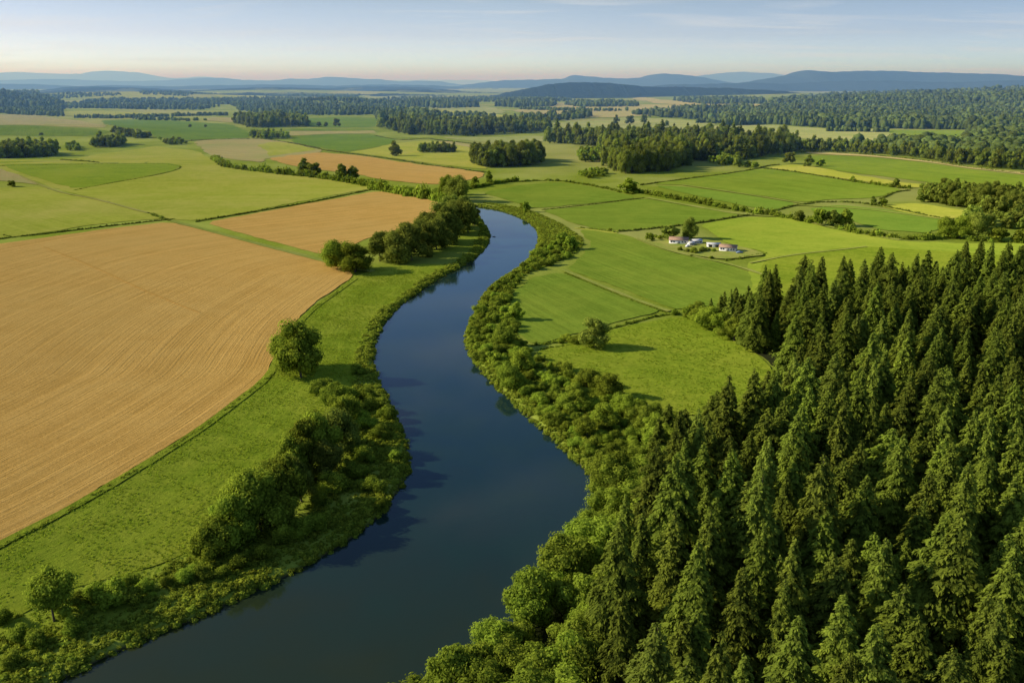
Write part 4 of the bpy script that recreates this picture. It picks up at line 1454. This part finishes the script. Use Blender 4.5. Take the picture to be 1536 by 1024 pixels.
hedge([(-20, 362), (20, 356), (60, 352), (150, 341), (220, 333), (262, 329)], 1.3, 2.0, 'dark ditch hedge between the yellow-green field and the big wheat field')
hedge([(293, 333), (340, 325), (400, 315), (470, 303), (512, 294), (562, 284)], 1.4, 2.2, 'straight low hedge along the top of the small wheat field')
hedge([(228, 322), (240, 327), (255, 331)], 2.0, 3.0, 'short bushy hedge where the farm track meets the field corner')
hedge([(846, 409), (900, 432), (958, 456), (1000, 469)], .7, 1.3, 'thin weedy line beside the grass track between the bean fields', 'leaf')
hedge([(800, 519), (840, 512), (860, 508), (930, 489), (985, 474), (1020, 470)], 1.0, 2.4, 'overgrown hedge bank leading from the river to the forest corner', 'leaf')
hedge([(806, 525), (860, 517)], .9, 1.6, 'short lower strand of the hedge bank beside the river thicket', 'leaf')
hedge([(925, 348), (960, 345), (1000, 341), (1047, 335), (1080, 330), (1120, 323), (1160, 323)], 1.6, 2.4, 'dark hedge running behind the farm to the long hedge')
hedge([(813, 315), (860, 310), (920, 303), (967, 297)], .8, 1.8, 'faint hedge line dividing the two upper bean fields')
hedge([(868, 342), (890, 344), (925, 349)], 1.2, 2.6, 'short hedge between the river bushes and the farm hedge', 'leaf')
hedge([(950, 287), (985, 294), (1040, 303), (1100, 315), (1150, 322), (1190, 329), (1215, 335)], 5.0, 7.0, 'long thick hedge of bushes beyond the bean fields', 'leaf', dens=1.3)
hedge([(1255, 343), (1290, 351), (1330, 356), (1370, 360), (1415, 358)], 4.5, 7.0, 'bushy hedge continuing past the big clump of trees', 'leaf', dens=1.3)
hedge([(1455, 360), (1500, 364), (1545, 366)], 3.5, 6.0, 'hedge foot beneath the big trees at the edge of the photo', 'leaf')
hedge([(960, 278), (1010, 271), (1080, 263), (1140, 253), (1150, 249), (1170, 247)], 1.5, 3.0, 'thin dark hedge around the far green field')
hedge([(1146, 253), (1190, 258), (1250, 268), (1275, 272)], 1.8, 3.0, 'thin hedge along the top of the far green field')
hedge([(1278, 273), (1310, 277), (1340, 281), (1365, 283)], 4.0, 7.0, 'short bushy hedge between the two green fields', 'leaf')
hedge([(1160, 317), (1190, 309), (1220, 305)], 1.6, 3.0, 'low hedge in the corner of the far green field')
hedge([(1215, 304), (1270, 303), (1310, 307), (1360, 317), (1400, 326), (1430, 330)], 1.6, 3.2, 'winding hedge between the two far bright fields')
hedge([(1320, 300), (1335, 291), (1350, 287), (1365, 286)], 1.5, 3.0, 'curved hedge round the small far field')
hedge([(1088, 391), (1110, 388), (1135, 383), (1150, 381)], 1.2, 2.4, 'low dark hedge below the second barn', 'leaf')
hedge([(1275, 374), (1300, 371)], .5, 1.2, 'tiny weed line in the field behind the farm', 'leaf')
hedge([(320, 238), (335, 250), (355, 253), (400, 259), (440, 263), (500, 269), (560, 281), (600, 290), (640, 297), (665, 300)], 7.0, 9.5, 'long wild hedge between the yellow-green field and the ploughed field', 'leaf', dens=1.5)
hedge([(556, 282), (590, 289), (630, 296), (668, 302)], 10.0, 11.0, 'tall dense stretch of hedge above the small wheat field', 'leaf', dens=1.6)
hedge([(690, 285), (720, 281), (745, 275), (775, 272)], 4.5, 7.0, 'hedge spur past the river head', 'leaf', dens=1.4)
hedge([(780, 273), (830, 270), (880, 277), (950, 292)], 2.0, 5.0, 'low broken hedge above the upper bean field', 'leaf')
hedge([(430, 214), (483, 225), (520, 230), (600, 241), (650, 249), (700, 255), (735, 260)], 1.6, 3.5, 'dark hedge line between pasture and ploughed field')
hedge([(277, 212), (340, 209), (393, 209)], 1.6, 3.5, 'hedge line below the long green field')
hedge([(395, 209), (440, 215), (480, 223)], 1.4, 3.5, 'faint hedge over the tan field')
hedge([(90, 240), (120, 242), (150, 244)], 1.6, 3.5, 'short dark hedge on the rolling field below the small wood')
hedge([(110, 286), (160, 276), (220, 266), (262, 257), (275, 250), (250, 247)], .9, 2.0, 'curved dark furrow line on the rolling field', 'leaf')
hedge([(0, 249), (60, 248), (130, 247), (200, 246), (250, 246)], .9, 2.0, 'long straight furrow line on the rolling field', 'leaf')
hedge([(560, 203), (600, 211), (640, 207), (660, 211)], 1.6, 4, 'hedge beside the vivid green field')
hedge([(655, 210), (700, 215), (740, 219)], 1.8, 4, 'hedge along the far tan strip')
hedge([(1200, 229), (1240, 228), (1300, 232), (1400, 243), (1445, 251), (1545, 262)], 1.5, 3, 'thin hedge under the row of trees by the tan strip')
hedge([(-60, 850), (0, 822), (102, 767), (203, 707), (303, 644), (356, 603), (408, 563)], .8, 2.0, 'weedy strip between the big wheat field and the river meadow', 'weed')
hedge([(424, 528), (446, 490), (472, 461), (505, 440), (528, 420)], .7, 1.8, 'upper weedy strip between the wheat and the meadow', 'weed')
hedge([(6, 353), (20, 357)], 1.0, 2.0, 'weedy gully at the edge of the lower yellow-green field')

# ------------------------------------------------------------------ mid-distance groves: every tree its own thing
N_BRO = [0]
REST = []


def grove(pix, spacing, hgt, what, group, mk='leaf_dark', fat=1.0, seed=0, limit=60, mixc=0.0, jitter=.4):
    X, Y, Z = scatter_poly(pix, spacing, jit=jitter, seed=seed)
    o = sorted(range(len(X)), key=lambda i: Y[i])
    r = np.random.default_rng(seed)
    row = {}
    for k, i in enumerate(o):
        h = float(np.clip(r.normal(hgt, hgt * .16), hgt * .6, hgt * 1.4))
        if r.random() < mixc:
            plant_tree('conifer', X[i], Y[i], Z[i] - .3, h * 1.12, what.replace('tree', 'pointed tree', 1), group, fat=1.5)
        else:
            plant_tree('broadleaf', X[i], Y[i], Z[i] - .5, h, what, group, mk=mk, fat=fat)
        N_BRO[0] += 1


grove([(712, 241), (760, 238), (812, 238), (812, 247), (780, 251), (730, 252), (713, 249)], 11.8, 28, 'tree in the square-cut grove beyond the river head', 'trees of the square grove', fat=.72, seed=41, limit=26)
grove([(905, 240), (940, 234), (1000, 232), (1050, 236), (1030, 248), (1000, 258), (940, 262), (908, 254)], 12.4, 30, 'tree in the near bulge of the big central wood', 'trees of the big wood bulge', fat=.62, seed=42, limit=34, mixc=.15)
grove([(822, 212), (860, 210), (950, 211), (1100, 213), (1195, 220), (1200, 229), (1120, 240), (1050, 243), (1000, 234), (940, 236), (890, 222), (860, 217), (822, 216)], 16.7, 30, 'tree in the long rear part of the big central wood', 'trees of the big wood rear', fat=.62, seed=43, limit=40, mixc=.15)
grove([(632, 227), (680, 226), (680, 229), (632, 230)], 9.3, 16, 'tree of the flat-topped row in the pasture', 'trees of the pasture row', fat=.8, seed=44, limit=12)
grove([(565, 192), (600, 188), (680, 189), (740, 190), (824, 193), (825, 198), (700, 205), (610, 202)], 21.1, 30, 'tree in the long wood behind the pasture', 'trees of the long wood', fat=.65, seed=45, limit=24, mixc=.1)
grove([(-20, 230), (40, 229), (85, 229), (82, 235), (0, 238), (-20, 238)], 10.5, 22, 'tree in the dark wood at the edge of the photo below the rolling field', 'trees of the edge wood', fat=.75, seed=46, limit=18)
grove([(98, 220), (118, 219), (117, 226), (100, 227)], 9.9, 11, 'low tree between the two small woods on the rolling field', 'low trees between the small woods', fat=1.0, seed=47, limit=8, mk='leaf')
grove([(138, 218), (165, 214), (188, 216), (190, 219), (165, 222), (140, 222)], 11.2, 20, 'tree in the small rounded wood on the rolling field', 'trees of the small rounded wood', fat=.8, seed=48, limit=12)
grove([(348, 184), (400, 182), (455, 184), (462, 190), (400, 191), (375, 192)], 18.6, 28, 'tree in the block-shaped wood beyond the long green field', 'trees of the block wood', fat=.72, seed=49, limit=14)
grove([(375, 204), (400, 203), (435, 205), (437, 208), (400, 209), (378, 208)], 14.9, 16, 'low tree of the copse above the clover field', 'trees of the low copse', fat=.9, seed=50, limit=10, mk='leaf')
grove([(1204, 224), (1264, 224), (1320, 229), (1374, 232), (1417, 238), (1480, 242), (1560, 248), (1560, 258), (1480, 252), (1417, 245), (1374, 237), (1264, 228), (1204, 228)], 14.9, 20, 'tree in the dark tree line behind the tan strip', 'trees of the dark tree line', fat=.72, seed=51, limit=34, mk='leaf_dark')
grove([(1375, 298), (1420, 293), (1480, 297), (1545, 300), (1545, 330), (1490, 323), (1457, 313), (1410, 308), (1376, 304)], 9.9, 17, 'tree in the pale green wood jutting in from the edge of the photo', 'trees of the jutting wood', fat=.85, seed=52, limit=34, mk='leaf_dark')
grove([(1440, 334), (1500, 326), (1545, 332), (1545, 345), (1490, 346)], 11.2, 12, 'low tree between the jutting wood and the long hedge', 'low trees below the jutting wood', fat=1.0, seed=53, limit=10, mk='leaf_dark')
grove([(868, 232), (900, 228), (905, 243), (870, 244)], 12.4, 14, 'pale low tree beside the bulge of the central wood', 'pale low trees by the central wood', fat=1.0, seed=54, limit=8, mk='leaf')
grove([(862, 262), (905, 258), (912, 266), (880, 268)], 11.2, 8, 'scrubby low tree in the rough pasture by the central wood', 'scrubby trees in the rough pasture', fat=1.3, seed=55, limit=8, mk='leaf')
grove([(170, 199), (195, 201), (228, 206), (205, 208), (180, 204)], 13.6, 13, 'tree in the short row across the rolling fields', 'trees of the short row', fat=1.1, seed=56, limit=8)
grove([(242, 213), (260, 211), (283, 213), (280, 217), (250, 217)], 14.9, 9, 'scattered low tree above the yellow-green field', 'scattered low trees above the barley', fat=1.2, seed=57, limit=7)
grove([(1060, 244), (1095, 240), (1120, 246), (1090, 249)], 11.2, 14, 'tree at the near foot of the big central wood', 'trees at the foot of the big wood', fat=1.0, seed=58, limit=8, mk='leaf')
print('grove trees', N_BRO[0])
build_trees()

# ------------------------------------------------------------------ far forests (one mass each)
def far_forest(pix, spacing, hgt, label, seed=0, mixp=.5, fat=1.0, mat='far'):
    X, Y, Z = scatter_poly(pix, spacing, jit=.48, seed=seed)
    r = np.random.default_rng(seed)
    h = hgt * np.clip(r.normal(1, .18, len(X)), .55, 1.5)
    w = h * fat
    P = np.stack([X, Y, Z - 1], 1)
    o = merged('forest', FARP + FARB if mixp > 0 else FARB, P, np.stack([w, w, h], 1), r.uniform(0, 6.28, len(X)), mat)
    print('far', label, len(X))
    return tag(o, label, 'forest', kind='stuff')


far_forest([(1085, 190), (1090, 176), (1141, 168), (1190, 158), (1290, 151), (1357, 150), (1424, 150), (1490, 148), (1600, 147), (1700, 200), (1560, 198), (1500, 196), (1451, 195), (1320, 193), (1230, 192), (1157, 186)], 17, 22, 'dense forest covering the low hills beyond the far tan field', 61, fat=1.0)
far_forest([(1141, 168), (1150, 158), (1190, 149), (1290, 143), (1357, 141), (1424, 139.5), (1490, 136.5), (1560, 134), (1720, 133), (1720, 148), (1600, 147), (1490, 148), (1424, 150), (1357, 150), (1290, 151), (1190, 158)], 27, 24, 'forest running up to the crest of the long wooded hill', 93, fat=1.35)
far_forest([(1452, 204), (1490, 202), (1600, 204), (1600, 240), (1545, 246), (1480, 240), (1424, 234), (1374, 230), (1300, 226), (1264, 223), (1340, 218), (1424, 218), (1470, 212)], 16, 20, 'forest spreading behind the dark tree line by the edge of the photo', 62, fat=1.05, mixp=0)
far_forest([(-60, 147), (0, 140), (60, 143), (80, 152), (100, 158), (60, 163), (0, 161), (-60, 162)], 24, 24, 'dark forest on the knoll at the edge of the photo', 63)
far_forest([(-60, 172), (0, 170), (40, 173), (95, 176), (95, 163), (40, 164), (-60, 163)], 24, 15, 'block of forest behind the rolling fields below the dark knoll', 64, fat=1.1)
far_forest([(110, 177), (180, 178), (240, 176), (300, 174), (345, 174), (340, 171), (250, 174), (120, 175)], 20, 10, 'thin band of forest behind the rolling fields', 87, fat=1.2)
far_forest([(60, 160), (120, 155), (200, 157), (300, 158), (330, 160), (300, 165), (240, 165), (160, 163), (90, 163)], 26, 14, 'forest belt crossing the plain beside the dark knoll', 65, fat=1.1)
far_forest([(345, 158), (420, 156), (520, 157), (590, 163), (635, 169), (600, 172), (480, 173), (400, 172), (360, 166)], 26, 14, 'long forest belt crossing the middle of the plain', 88, fat=1.1)
far_forest([(60, 144), (120, 140), (170, 141), (190, 143), (120, 147), (80, 149)], 30, 13, 'wooded slope left of the pale far field'.replace('left of', 'beside'), 89, fat=1.2)
far_forest([(290, 150), (400, 147), (480, 149), (500, 151), (400, 153)], 30, 13, 'wooded strip between two pale far fields', 90, fat=1.2)
far_forest([(205, 140), (300, 140), (330, 142), (280, 145), (215, 142)], 34, 13, 'wooded crown of the far rise behind the pale field', 91, fat=1.2)
far_forest([(395, 143), (460, 141), (540, 143), (530, 147), (440, 146)], 34, 13, 'wooded rise in front of the hazy blue hills', 92, fat=1.2)
far_forest([(400, 162), (440, 158), (540, 160), (570, 168), (545, 172), (420, 170)], 26, 20, 'wooded rise at the middle of the forest belt', 66, fat=.8)
far_forest([(565, 176), (600, 171), (640, 173), (665, 181), (640, 188), (610, 188), (570, 184)], 24, 24, 'forest clump behind the long wood', 67)
far_forest([(765, 182), (820, 178), (885, 172), (890, 176), (850, 181), (790, 184)], 26, 22, 'thin forest strip beyond the big wood', 68)
far_forest([(740, 160), (760, 154), (810, 152), (835, 156), (830, 160), (780, 162)], 34, 26, 'wooded hillock before the middle hills', 69)
far_forest([(600, 158), (640, 153), (700, 156), (720, 161), (660, 163)], 34, 24, 'small forest beyond the plain with pale fields around', 70)
far_forest([(940, 172), (980, 168), (1050, 172), (1090, 178), (1060, 180), (990, 176)], 30, 20, 'thin tree belt before the tan plain', 71, fat=1.3)
far_forest([(845, 157), (900, 154), (950, 156), (960, 160), (880, 161)], 34, 20, 'tree belt at the foot of the middle hills', 72, fat=1.2)
far_forest([(1010, 151), (1060, 149), (1140, 151), (1150, 156), (1060, 157)], 36, 22, 'distant tree belt by the foot of the long hills', 73, fat=1.2)
far_forest([(1000, 164), (1080, 164), (1130, 164), (1140, 172), (1090, 175), (1040, 170)], 30, 22, 'forest edge beside the long low shed', 74, fat=1.0)
far_forest([(290, 153), (380, 152), (480, 150), (520, 153), (420, 155), (320, 157)], 40, 16, 'forest strip above the long belt', 76, fat=1.1)
far_forest([(560, 150), (640, 147), (760, 148), (740, 153), (620, 154)], 50, 16, 'wooded strip beneath the hazy middle hills', 78, fat=1.1)

far_forest([(1240, 196), (1330, 198), (1330, 199), (1240, 197.5)], 12, 11, 'thin line of low trees in the far tan field', 81, fat=1.1, mixp=0)
far_forest([(870, 197), (960, 199), (1050, 199), (1050, 200.5), (870, 199)], 14, 10, 'thin tree line behind the big central wood', 82, fat=1.1, mixp=0)
far_forest([(640, 172), (720, 173), (745, 176), (700, 176), (645, 174)], 22, 15, 'low tree belt across the hazy pasture beyond the long wood', 83, fat=1.1, mixp=0)
far_forest([(120, 153), (170, 149), (330, 149), (450, 152), (560, 152), (640, 158), (600, 162), (520, 156), (345, 157), (300, 156.5), (200, 155)], 32, 15, 'wide woods filling the hazy plain beyond the long belt', 94, fat=1.3)
far_forest([(640, 150), (700, 147.5), (800, 148), (870, 151), (840, 153), (740, 153), (650, 153)], 40, 15, 'hazy woods at the foot of the middle blue hill', 95, fat=1.3)
far_forest([(200, 178), (280, 180), (320, 181), (280, 182), (200, 180)], 18, 9, 'low tree line behind the long green field', 84, fat=1.2, mixp=0)
far_forest([(780, 163), (860, 165), (950, 166), (950, 167), (850, 167), (780, 165)], 24, 12, 'thin dark tree line crossing the tan plain', 85, fat=1.1, mixp=0)
far_forest([(1150, 176), (1110, 181), (1050, 183), (1040, 185), (1090, 186)], 22, 13, 'scattered trees at the mouth of the wooded hills', 86, fat=1.1, mixp=0)

# ------------------------------------------------------------------ farm buildings
M['white_wall'] = simple_mat('white_paint_wall', (.78, .76, .72), .7, 1.2, .08)
M['brown_roof'] = simple_mat('rusty_brown_roof', (.40, .25, .15), .75, .8, .22)
M['grey_roof'] = simple_mat('pale_metal_roof', (.62, .61, .58), .5, 1.5, .12)
M['bay_shade'] = simple_mat('painted_bay_shade', (.03, .03, .03), .9, 2, .2)
M['glass'] = simple_mat('window_glass', (.06, .08, .10), .15, 2, .2)
M['door_grey'] = simple_mat('door_paint', (.30, .30, .29), .7, 2, .15)
M['car_blue'] = simple_mat('blue_grey_paint', (.22, .30, .42), .35, 2, .1)
M['tyre'] = simple_mat('tyre_rubber', (.02, .02, .02), .8, 2, .1)
M['wood'] = simple_mat('weathered_wood', (.09, .075, .055), .9, 2, .3)
M['pink_roof'] = simple_mat('faded_red_roof', (.42, .27, .22), .8, .3, .15)


def box(x0, x1, y0, y1, z0, z1):
    v = np.array([(x, y, z) for z in (z0, z1) for x, y in ((x0, y0), (x1, y0), (x1, y1), (x0, y1))], float)
    f = np.array([(0, 3, 2, 1), (4, 5, 6, 7), (0, 1, 5, 4), (1, 2, 6, 5), (2, 3, 7, 6), (3, 0, 4, 7)])
    return v, f


def part(name, boxes, mat, parent, label=None):
    v, fs, _ = join([(a, b, 0) for a, b in boxes])
    o = link(name, make_mesh(name, v, fs), parent, mat=None)
    o.data.materials.append(M[mat])
    if label:
        o['label'] = label
    return o


def gable(L, W, h, rise, over=.4, th=.18):
    """gable roof slabs, ridge along x, with thickness"""
    out = []
    for s in (-1, 1):
        a = np.array([(-L / 2 - over, s * (W / 2 + over), h - rise * over / (W / 2)), (L / 2 + over, s * (W / 2 + over), h - rise * over / (W / 2)), (L / 2 + over, 0, h + rise), (-L / 2 - over, 0, h + rise)])
        b = a + np.array([0, 0, th])
        v = np.concatenate([a, b])
        f = np.array([(0, 1, 2, 3), (4, 7, 6, 5), (0, 4, 5, 1), (1, 5, 6, 2), (2, 6, 7, 3), (3, 7, 4, 0)])
        out.append((v, f))
    return out


def barn(px, py, rz, L, W, h, rise, label, roof='brown_roof', open_front=False, name='barn'):
    x, y, z = G(px, py)
    root = link(name, None, loc=(x, y, z + .5), rz=rz)
    tag(root, label, 'barn' if name == 'barn' else 'shed')
    t = .25
    v = np.array([(-L / 2, -W / 2, -1), (L / 2, -W / 2, -1), (L / 2, W / 2, -1), (-L / 2, W / 2, -1), (-L / 2, -W / 2, h), (L / 2, -W / 2, h), (L / 2, W / 2, h), (-L / 2, W / 2, h), (-L / 2, 0, h + rise), (L / 2, 0, h + rise)], float)
    q = np.array([(0, 1, 5, 4), (2, 3, 7, 6), (0, 4, 7, 3), (1, 2, 6, 5)])
    tr = np.array([(4, 8, 7), (5, 6, 9)])
    o = link('wall', make_mesh('wall', v, [q, tr]), root)
    o.data.materials.append(M['white_wall'])
    part('roof', gable(L, W, h, rise), roof, root)
    if open_front:
        n = int(L / 3.2)
        for k in range(n):
            cx = -L / 2 + (k + .5) * L / n
            part('bay_shade_panel', [box(cx - 1.2, cx + 1.2, -W / 2 - .04, -W / 2 + .02, 0, h * .82)], 'bay_shade', root)  # dark panel on the closed wall, painting the shade inside an open bay
    else:
        part('door', [box(-L * .08, L * .08, -W / 2 - .08, -W / 2 + .02, 0, h * .8)], 'door_grey', root)
        for cx in (-.38, -.24, .22, .36):
            fr = part('window', [box(L * cx - .6, L * cx + .6, -W / 2 - .06, -W / 2 + .02, h * .4, h * .78)], 'door_grey', root)
            part('pane', [box(L * cx - .5, L * cx + .5, -W / 2 - .09, -W / 2 - .065, h * .43, h * .75)], 'glass', fr)
        part('door', [box(L / 2 - .02, L / 2 + .08, -1.4, 1.4, 0, h * .85)], 'door_grey', root)
    return root


barn(1018, 365.5, math.radians(-14), 13, 9, 2.8, 1.5, 'long white barn with brown roof under the tall dark trees')
barn(1044, 366, math.radians(20), 7, 5, 2.2, .8, 'small white shed with pale roof between the two brown-roofed barns', roof='grey_roof', name='shed')
barn(1070, 371.5, math.radians(-8), 9, 4.5, 2.4, .6, 'open-fronted white shed joined to the far end barn', roof='grey_roof', open_front=True, name='shed')
barn(1092, 377, math.radians(-22), 11, 7.5, 2.8, 1.4, 'white barn with brown roof at the far end of the farmyard')
barn(1036, 369, math.radians(30), 4, 3, 2.0, .7, 'tiny white outbuilding beside the first barn', roof='grey_roof', name='shed')


def car(px, py, rz, label, mat):
    x, y, z = G(px, py)
    root = link('parked_car', None, loc=(x, y, z + .56), rz=rz)
    tag(root, label, 'car')
    prof = [(-2.2, .35), (-2.2, .85), (-2.05, 1.0), (-1.5, 1.05), (-1.1, 1.5), (.6, 1.5), (1.15, 1.02), (2.1, .88), (2.25, .6), (2.2, .35)]
    n = len(prof)
    V = []
    for s, k in ((-.85, 1), (.85, 1)):
        for (a, b) in prof:
            V.append((a, s * (1 if b < 1.2 else .82), b))
    f4 = np.array([(i, (i + 1) % n, n + (i + 1) % n, n + i) for i in range(n)])
    o = link('body', make_mesh('body', np.array(V, float), [f4, np.array([list(range(n))[::-1]]), np.array([list(range(n, 2 * n))])]), root)
    o.data.materials.append(M[mat])
    part('windscreen', [(np.array([(.66, -.66, 1.46), (.66, .66, 1.46), (1.12, .74, 1.1), (1.12, -.74, 1.1)]) + np.array([.03, 0, .03]), np.array([(0, 1, 2, 3)]))], 'glass', root)
    part('side_window', [box(-1.0, .6, -.80, -.74, 1.08, 1.4)], 'glass', root)
    part('side_window', [box(-1.0, .6, .74, .80, 1.08, 1.4)], 'glass', root)
    for a in (-1.4, 1.4):
        for s in (-.8, .8):
            vv, ff = tube([(a, s - .11, .34), (a, s + .11, .34)], [.34, .34], 14)
            cap = np.arange(28).reshape(2, 14)
            w = link('wheel', make_mesh('wheel', vv, [ff, cap[:1, ::-1], cap[1:]]), root)
            w.data.materials.append(M['tyre'])
    return root


car(1109, 381, math.radians(10), 'blue-grey car parked at the end of the white barn', 'car_blue')
car(1031, 371.5, math.radians(60), 'white car parked beside the tiny outbuilding', 'white_wall')

# far long shed on the plain
x, y, z = G(1068, 168.5)
root = link('barn', None, loc=(x, y, z), rz=math.radians(-4))
tag(root, 'very long low building with faded reddish roof on the far plain', 'barn')
v = np.array([(-48, -12, -3), (48, -12, -3), (48, 12, -3), (-48, 12, -3), (-48, -12, 5), (48, -12, 5), (48, 12, 5), (-48, 12, 5), (-48, 0, 8), (48, 0, 8)], float)
o = link('wall', make_mesh('wall', v, [np.array([(0, 1, 5, 4), (2, 3, 7, 6), (0, 4, 7, 3), (1, 2, 6, 5)]), np.array([(4, 8, 7), (5, 6, 9)])]), root)
o.data.materials.append(M['white_wall'])
part('roof', gable(96, 24, 5, 3, .6, .4), 'pink_roof', root)

# floating log in the upper reach of the river
x, y = flat(741, 353)
root = link('floating_log', None, loc=(x, y, -1.1), rz=math.radians(-35))
tag(root, 'small dark log floating in the upper reach of the river', 'log')
v, f = tube([(-1.6, 0, 0), (-1.0, .05, .08), (0, 0, .1), (1.0, -.08, .12), (1.7, -.1, .3)], [.16, .24, .26, .2, .05], 9)
o = link('stem', make_mesh('stem', v, f, smooth=True), root)
o.data.materials.append(M['wood'])
v, f = tube([(.2, 0, .2), (.3, .15, .5), (.25, .3, .8)], [.09, .06, .02], 6)
o = link('branch', make_mesh('branch', v, f, smooth=True), root)
o.data.materials.append(M['wood'])

# ------------------------------------------------------------------ haze in the valley air
SUN_EL, HAZE = math.radians(27), 1 / 9500
hz_ = bpy.data.materials.new('valley_haze')
hz_.use_nodes = True
nt_ = hz_.node_tree
nt_.nodes.clear()
o_ = nt_.nodes.new('ShaderNodeOutputMaterial')
vsn = nt_.nodes.new('ShaderNodeVolumeScatter')
vsn.inputs['Color'].default_value = (.24, .52, 1.0, 1)
vsn.inputs['Density'].default_value = HAZE
vsn.inputs['Anisotropy'].default_value = .1
nt_.links.new(vsn.outputs[0], o_.inputs['Volume'])
v, f = box(-55000, 55000, 950, 75000, -60, 450)
o = link('haze', make_mesh('haze', v, f))
o.data.materials.append(hz_)
o['kind'] = 'structure'

# ------------------------------------------------------------------ light
# light travels towards +x and slightly towards the viewer
az = math.radians(-4)
dirv = Vector((math.cos(az) * math.cos(SUN_EL), math.sin(az) * math.cos(SUN_EL), -math.sin(SUN_EL)))
sun = bpy.data.lights.new('sun', 'SUN')
sun.energy = 5.0
sun.angle = math.radians(.53)
sun.color = (1.0, .89, .68)
so = bpy.data.objects.new('sun', sun)
COL.objects.link(so)
so.rotation_euler = dirv.to_track_quat('-Z', 'Y').to_euler()
so.location = (-200, 100, 300)

w = bpy.data.worlds.new("World")
sc.world = w
w.use_nodes = True
nt = w.node_tree
bg = nt.nodes['Background']
sky = nt.nodes.new('ShaderNodeTexSky')
sky.sky_type = 'NISHITA'
sky.sun_disc = False
sky.sun_elevation = SUN_EL
# rotation is measured clockwise from +Y
sx, sy = -dirv.x, -dirv.y
sky.sun_rotation = math.atan2(sx, sy)
sky.altitude = 100
sky.air_density = 1.0
sky.dust_density = .6
sky.ozone_density = 1.4
tc = nt.nodes.new('ShaderNodeTexCoord')
sep = nt.nodes.new('ShaderNodeSeparateXYZ')
nt.links.new(tc.outputs['Generated'], sep.inputs[0])
# thin high cloud: project the direction on a high layer
dv = nt.nodes.new('ShaderNodeVectorMath')
dv.operation = 'SCALE'
inv = nt.nodes.new('ShaderNodeMath')
inv.operation = 'DIVIDE'
inv.inputs[0].default_value = 1
ad = nt.nodes.new('ShaderNodeMath')
ad.operation = 'ADD'
ad.inputs[1].default_value = .06
nt.links.new(sep.outputs[2], ad.inputs[0])
nt.links.new(ad.outputs[0], inv.inputs[1])
nt.links.new(tc.outputs['Generated'], dv.inputs[0])
nt.links.new(inv.outputs[0], dv.inputs['Scale'])
mp = nt.nodes.new('ShaderNodeMapping')
mp.inputs['Scale'].default_value = (.5, 1.1, 0)
mp.inputs['Rotation'].default_value = (0, 0, .25)
nt.links.new(dv.outputs[0], mp.inputs[0])
cn = nt.nodes.new('ShaderNodeTexNoise')
cn.inputs['Scale'].default_value = 1.1
cn.inputs['Detail'].default_value = 7
cn.inputs['Roughness'].default_value = .62
cn.inputs['Distortion'].default_value = .6
nt.links.new(mp.outputs[0], cn.inputs['Vector'])
cr = nt.nodes.new('ShaderNodeMapRange')
cr.inputs[1].default_value = .50
cr.inputs[2].default_value = .85
cr.inputs[3].default_value = 0
cr.inputs[4].default_value = .7
nt.links.new(cn.outputs[0], cr.inputs[0])
mx = nt.nodes.new('ShaderNodeMix')
mx.data_type = 'RGBA'
nt.links.new(cr.outputs[0], mx.inputs[0])
tr_ = nt.nodes.new('ShaderNodeValToRGB')
el = tr_.color_ramp.elements
el[0].position, el[0].color = 0.0, (1.10, 1.86, 3.35, 1)
el[1].position, el[1].color = .6, (.58, .68, .80, 1)
for p_, c_ in ((.013, (1.05, 1.62, 2.78, 1)), (.03, (.95, 1.18, 1.84, 1)), (.048, (.83, .90, 1.29, 1)), (.095, (.66, .675, .775, 1)), (.2, (.66, .78, 1.05, 1)), (.36, (.55, .68, .92, 1))):
    tr_.color_ramp.elements.new(p_).color = c_
nt.links.new(sep.outputs[2], tr_.inputs[0])
tm = nt.nodes.new('ShaderNodeMix')
tm.data_type = 'RGBA'
tm.blend_type = 'MULTIPLY'
tm.inputs[0].default_value = 1
nt.links.new(sky.outputs[0], tm.inputs[6])
nt.links.new(tr_.outputs[0], tm.inputs[7])
side = nt.nodes.new('ShaderNodeMapRange')
side.inputs[1].default_value = -.62
side.inputs[2].default_value = .6
nt.links.new(sep.outputs[0], side.inputs[0])
sm = nt.nodes.new('ShaderNodeValToRGB')
sm.color_ramp.elements[0].color = (.98, .94, 1.0, 1)
sm.color_ramp.elements[1].color = (.66, .72, .84, 1)
sm.color_ramp.elements.new(.5).color = (1.02, 1.01, 1.05, 1)
nt.links.new(side.outputs[0], sm.inputs[0])
tm2 = nt.nodes.new('ShaderNodeMix')
tm2.data_type = 'RGBA'
tm2.blend_type = 'MULTIPLY'
tm2.inputs[0].default_value = 1
nt.links.new(tm.outputs[2], tm2.inputs[6])
nt.links.new(sm.outputs[0], tm2.inputs[7])
nt.links.new(tm2.outputs[2], mx.inputs[6])
mx.inputs[7].default_value = (5.4, 5.5, 5.6, 1)
nt.links.new(mx.outputs[2], bg.inputs[0])
bg.inputs[1].default_value = .15

# ------------------------------------------------------------------ camera
cam = bpy.data.cameras.new('camera')
cam.sensor_width = 36
cam.lens = F / 1536 * 36
cam.clip_start = 1
cam.clip_end = 120000
co = bpy.data.objects.new('camera', cam)
COL.objects.link(co)
co.location = (0, 0, H)
co.rotation_euler = (math.pi / 2 - PITCH, 0, 0)
sc.camera = co

sc.render.engine = 'CYCLES'
sc.cycles.use_denoising = True
try:
    sc.cycles.denoiser = 'OPENIMAGEDENOISE'
except Exception:
    pass
sc.cycles.max_bounces = 5
sc.cycles.diffuse_bounces = 3
sc.cycles.glossy_bounces = 2
sc.cycles.transmission_bounces = 2
sc.cycles.volume_bounces = 0
sc.view_settings.view_transform = 'Standard'
sc.view_settings.look = 'None'
sc.view_settings.exposure = 0
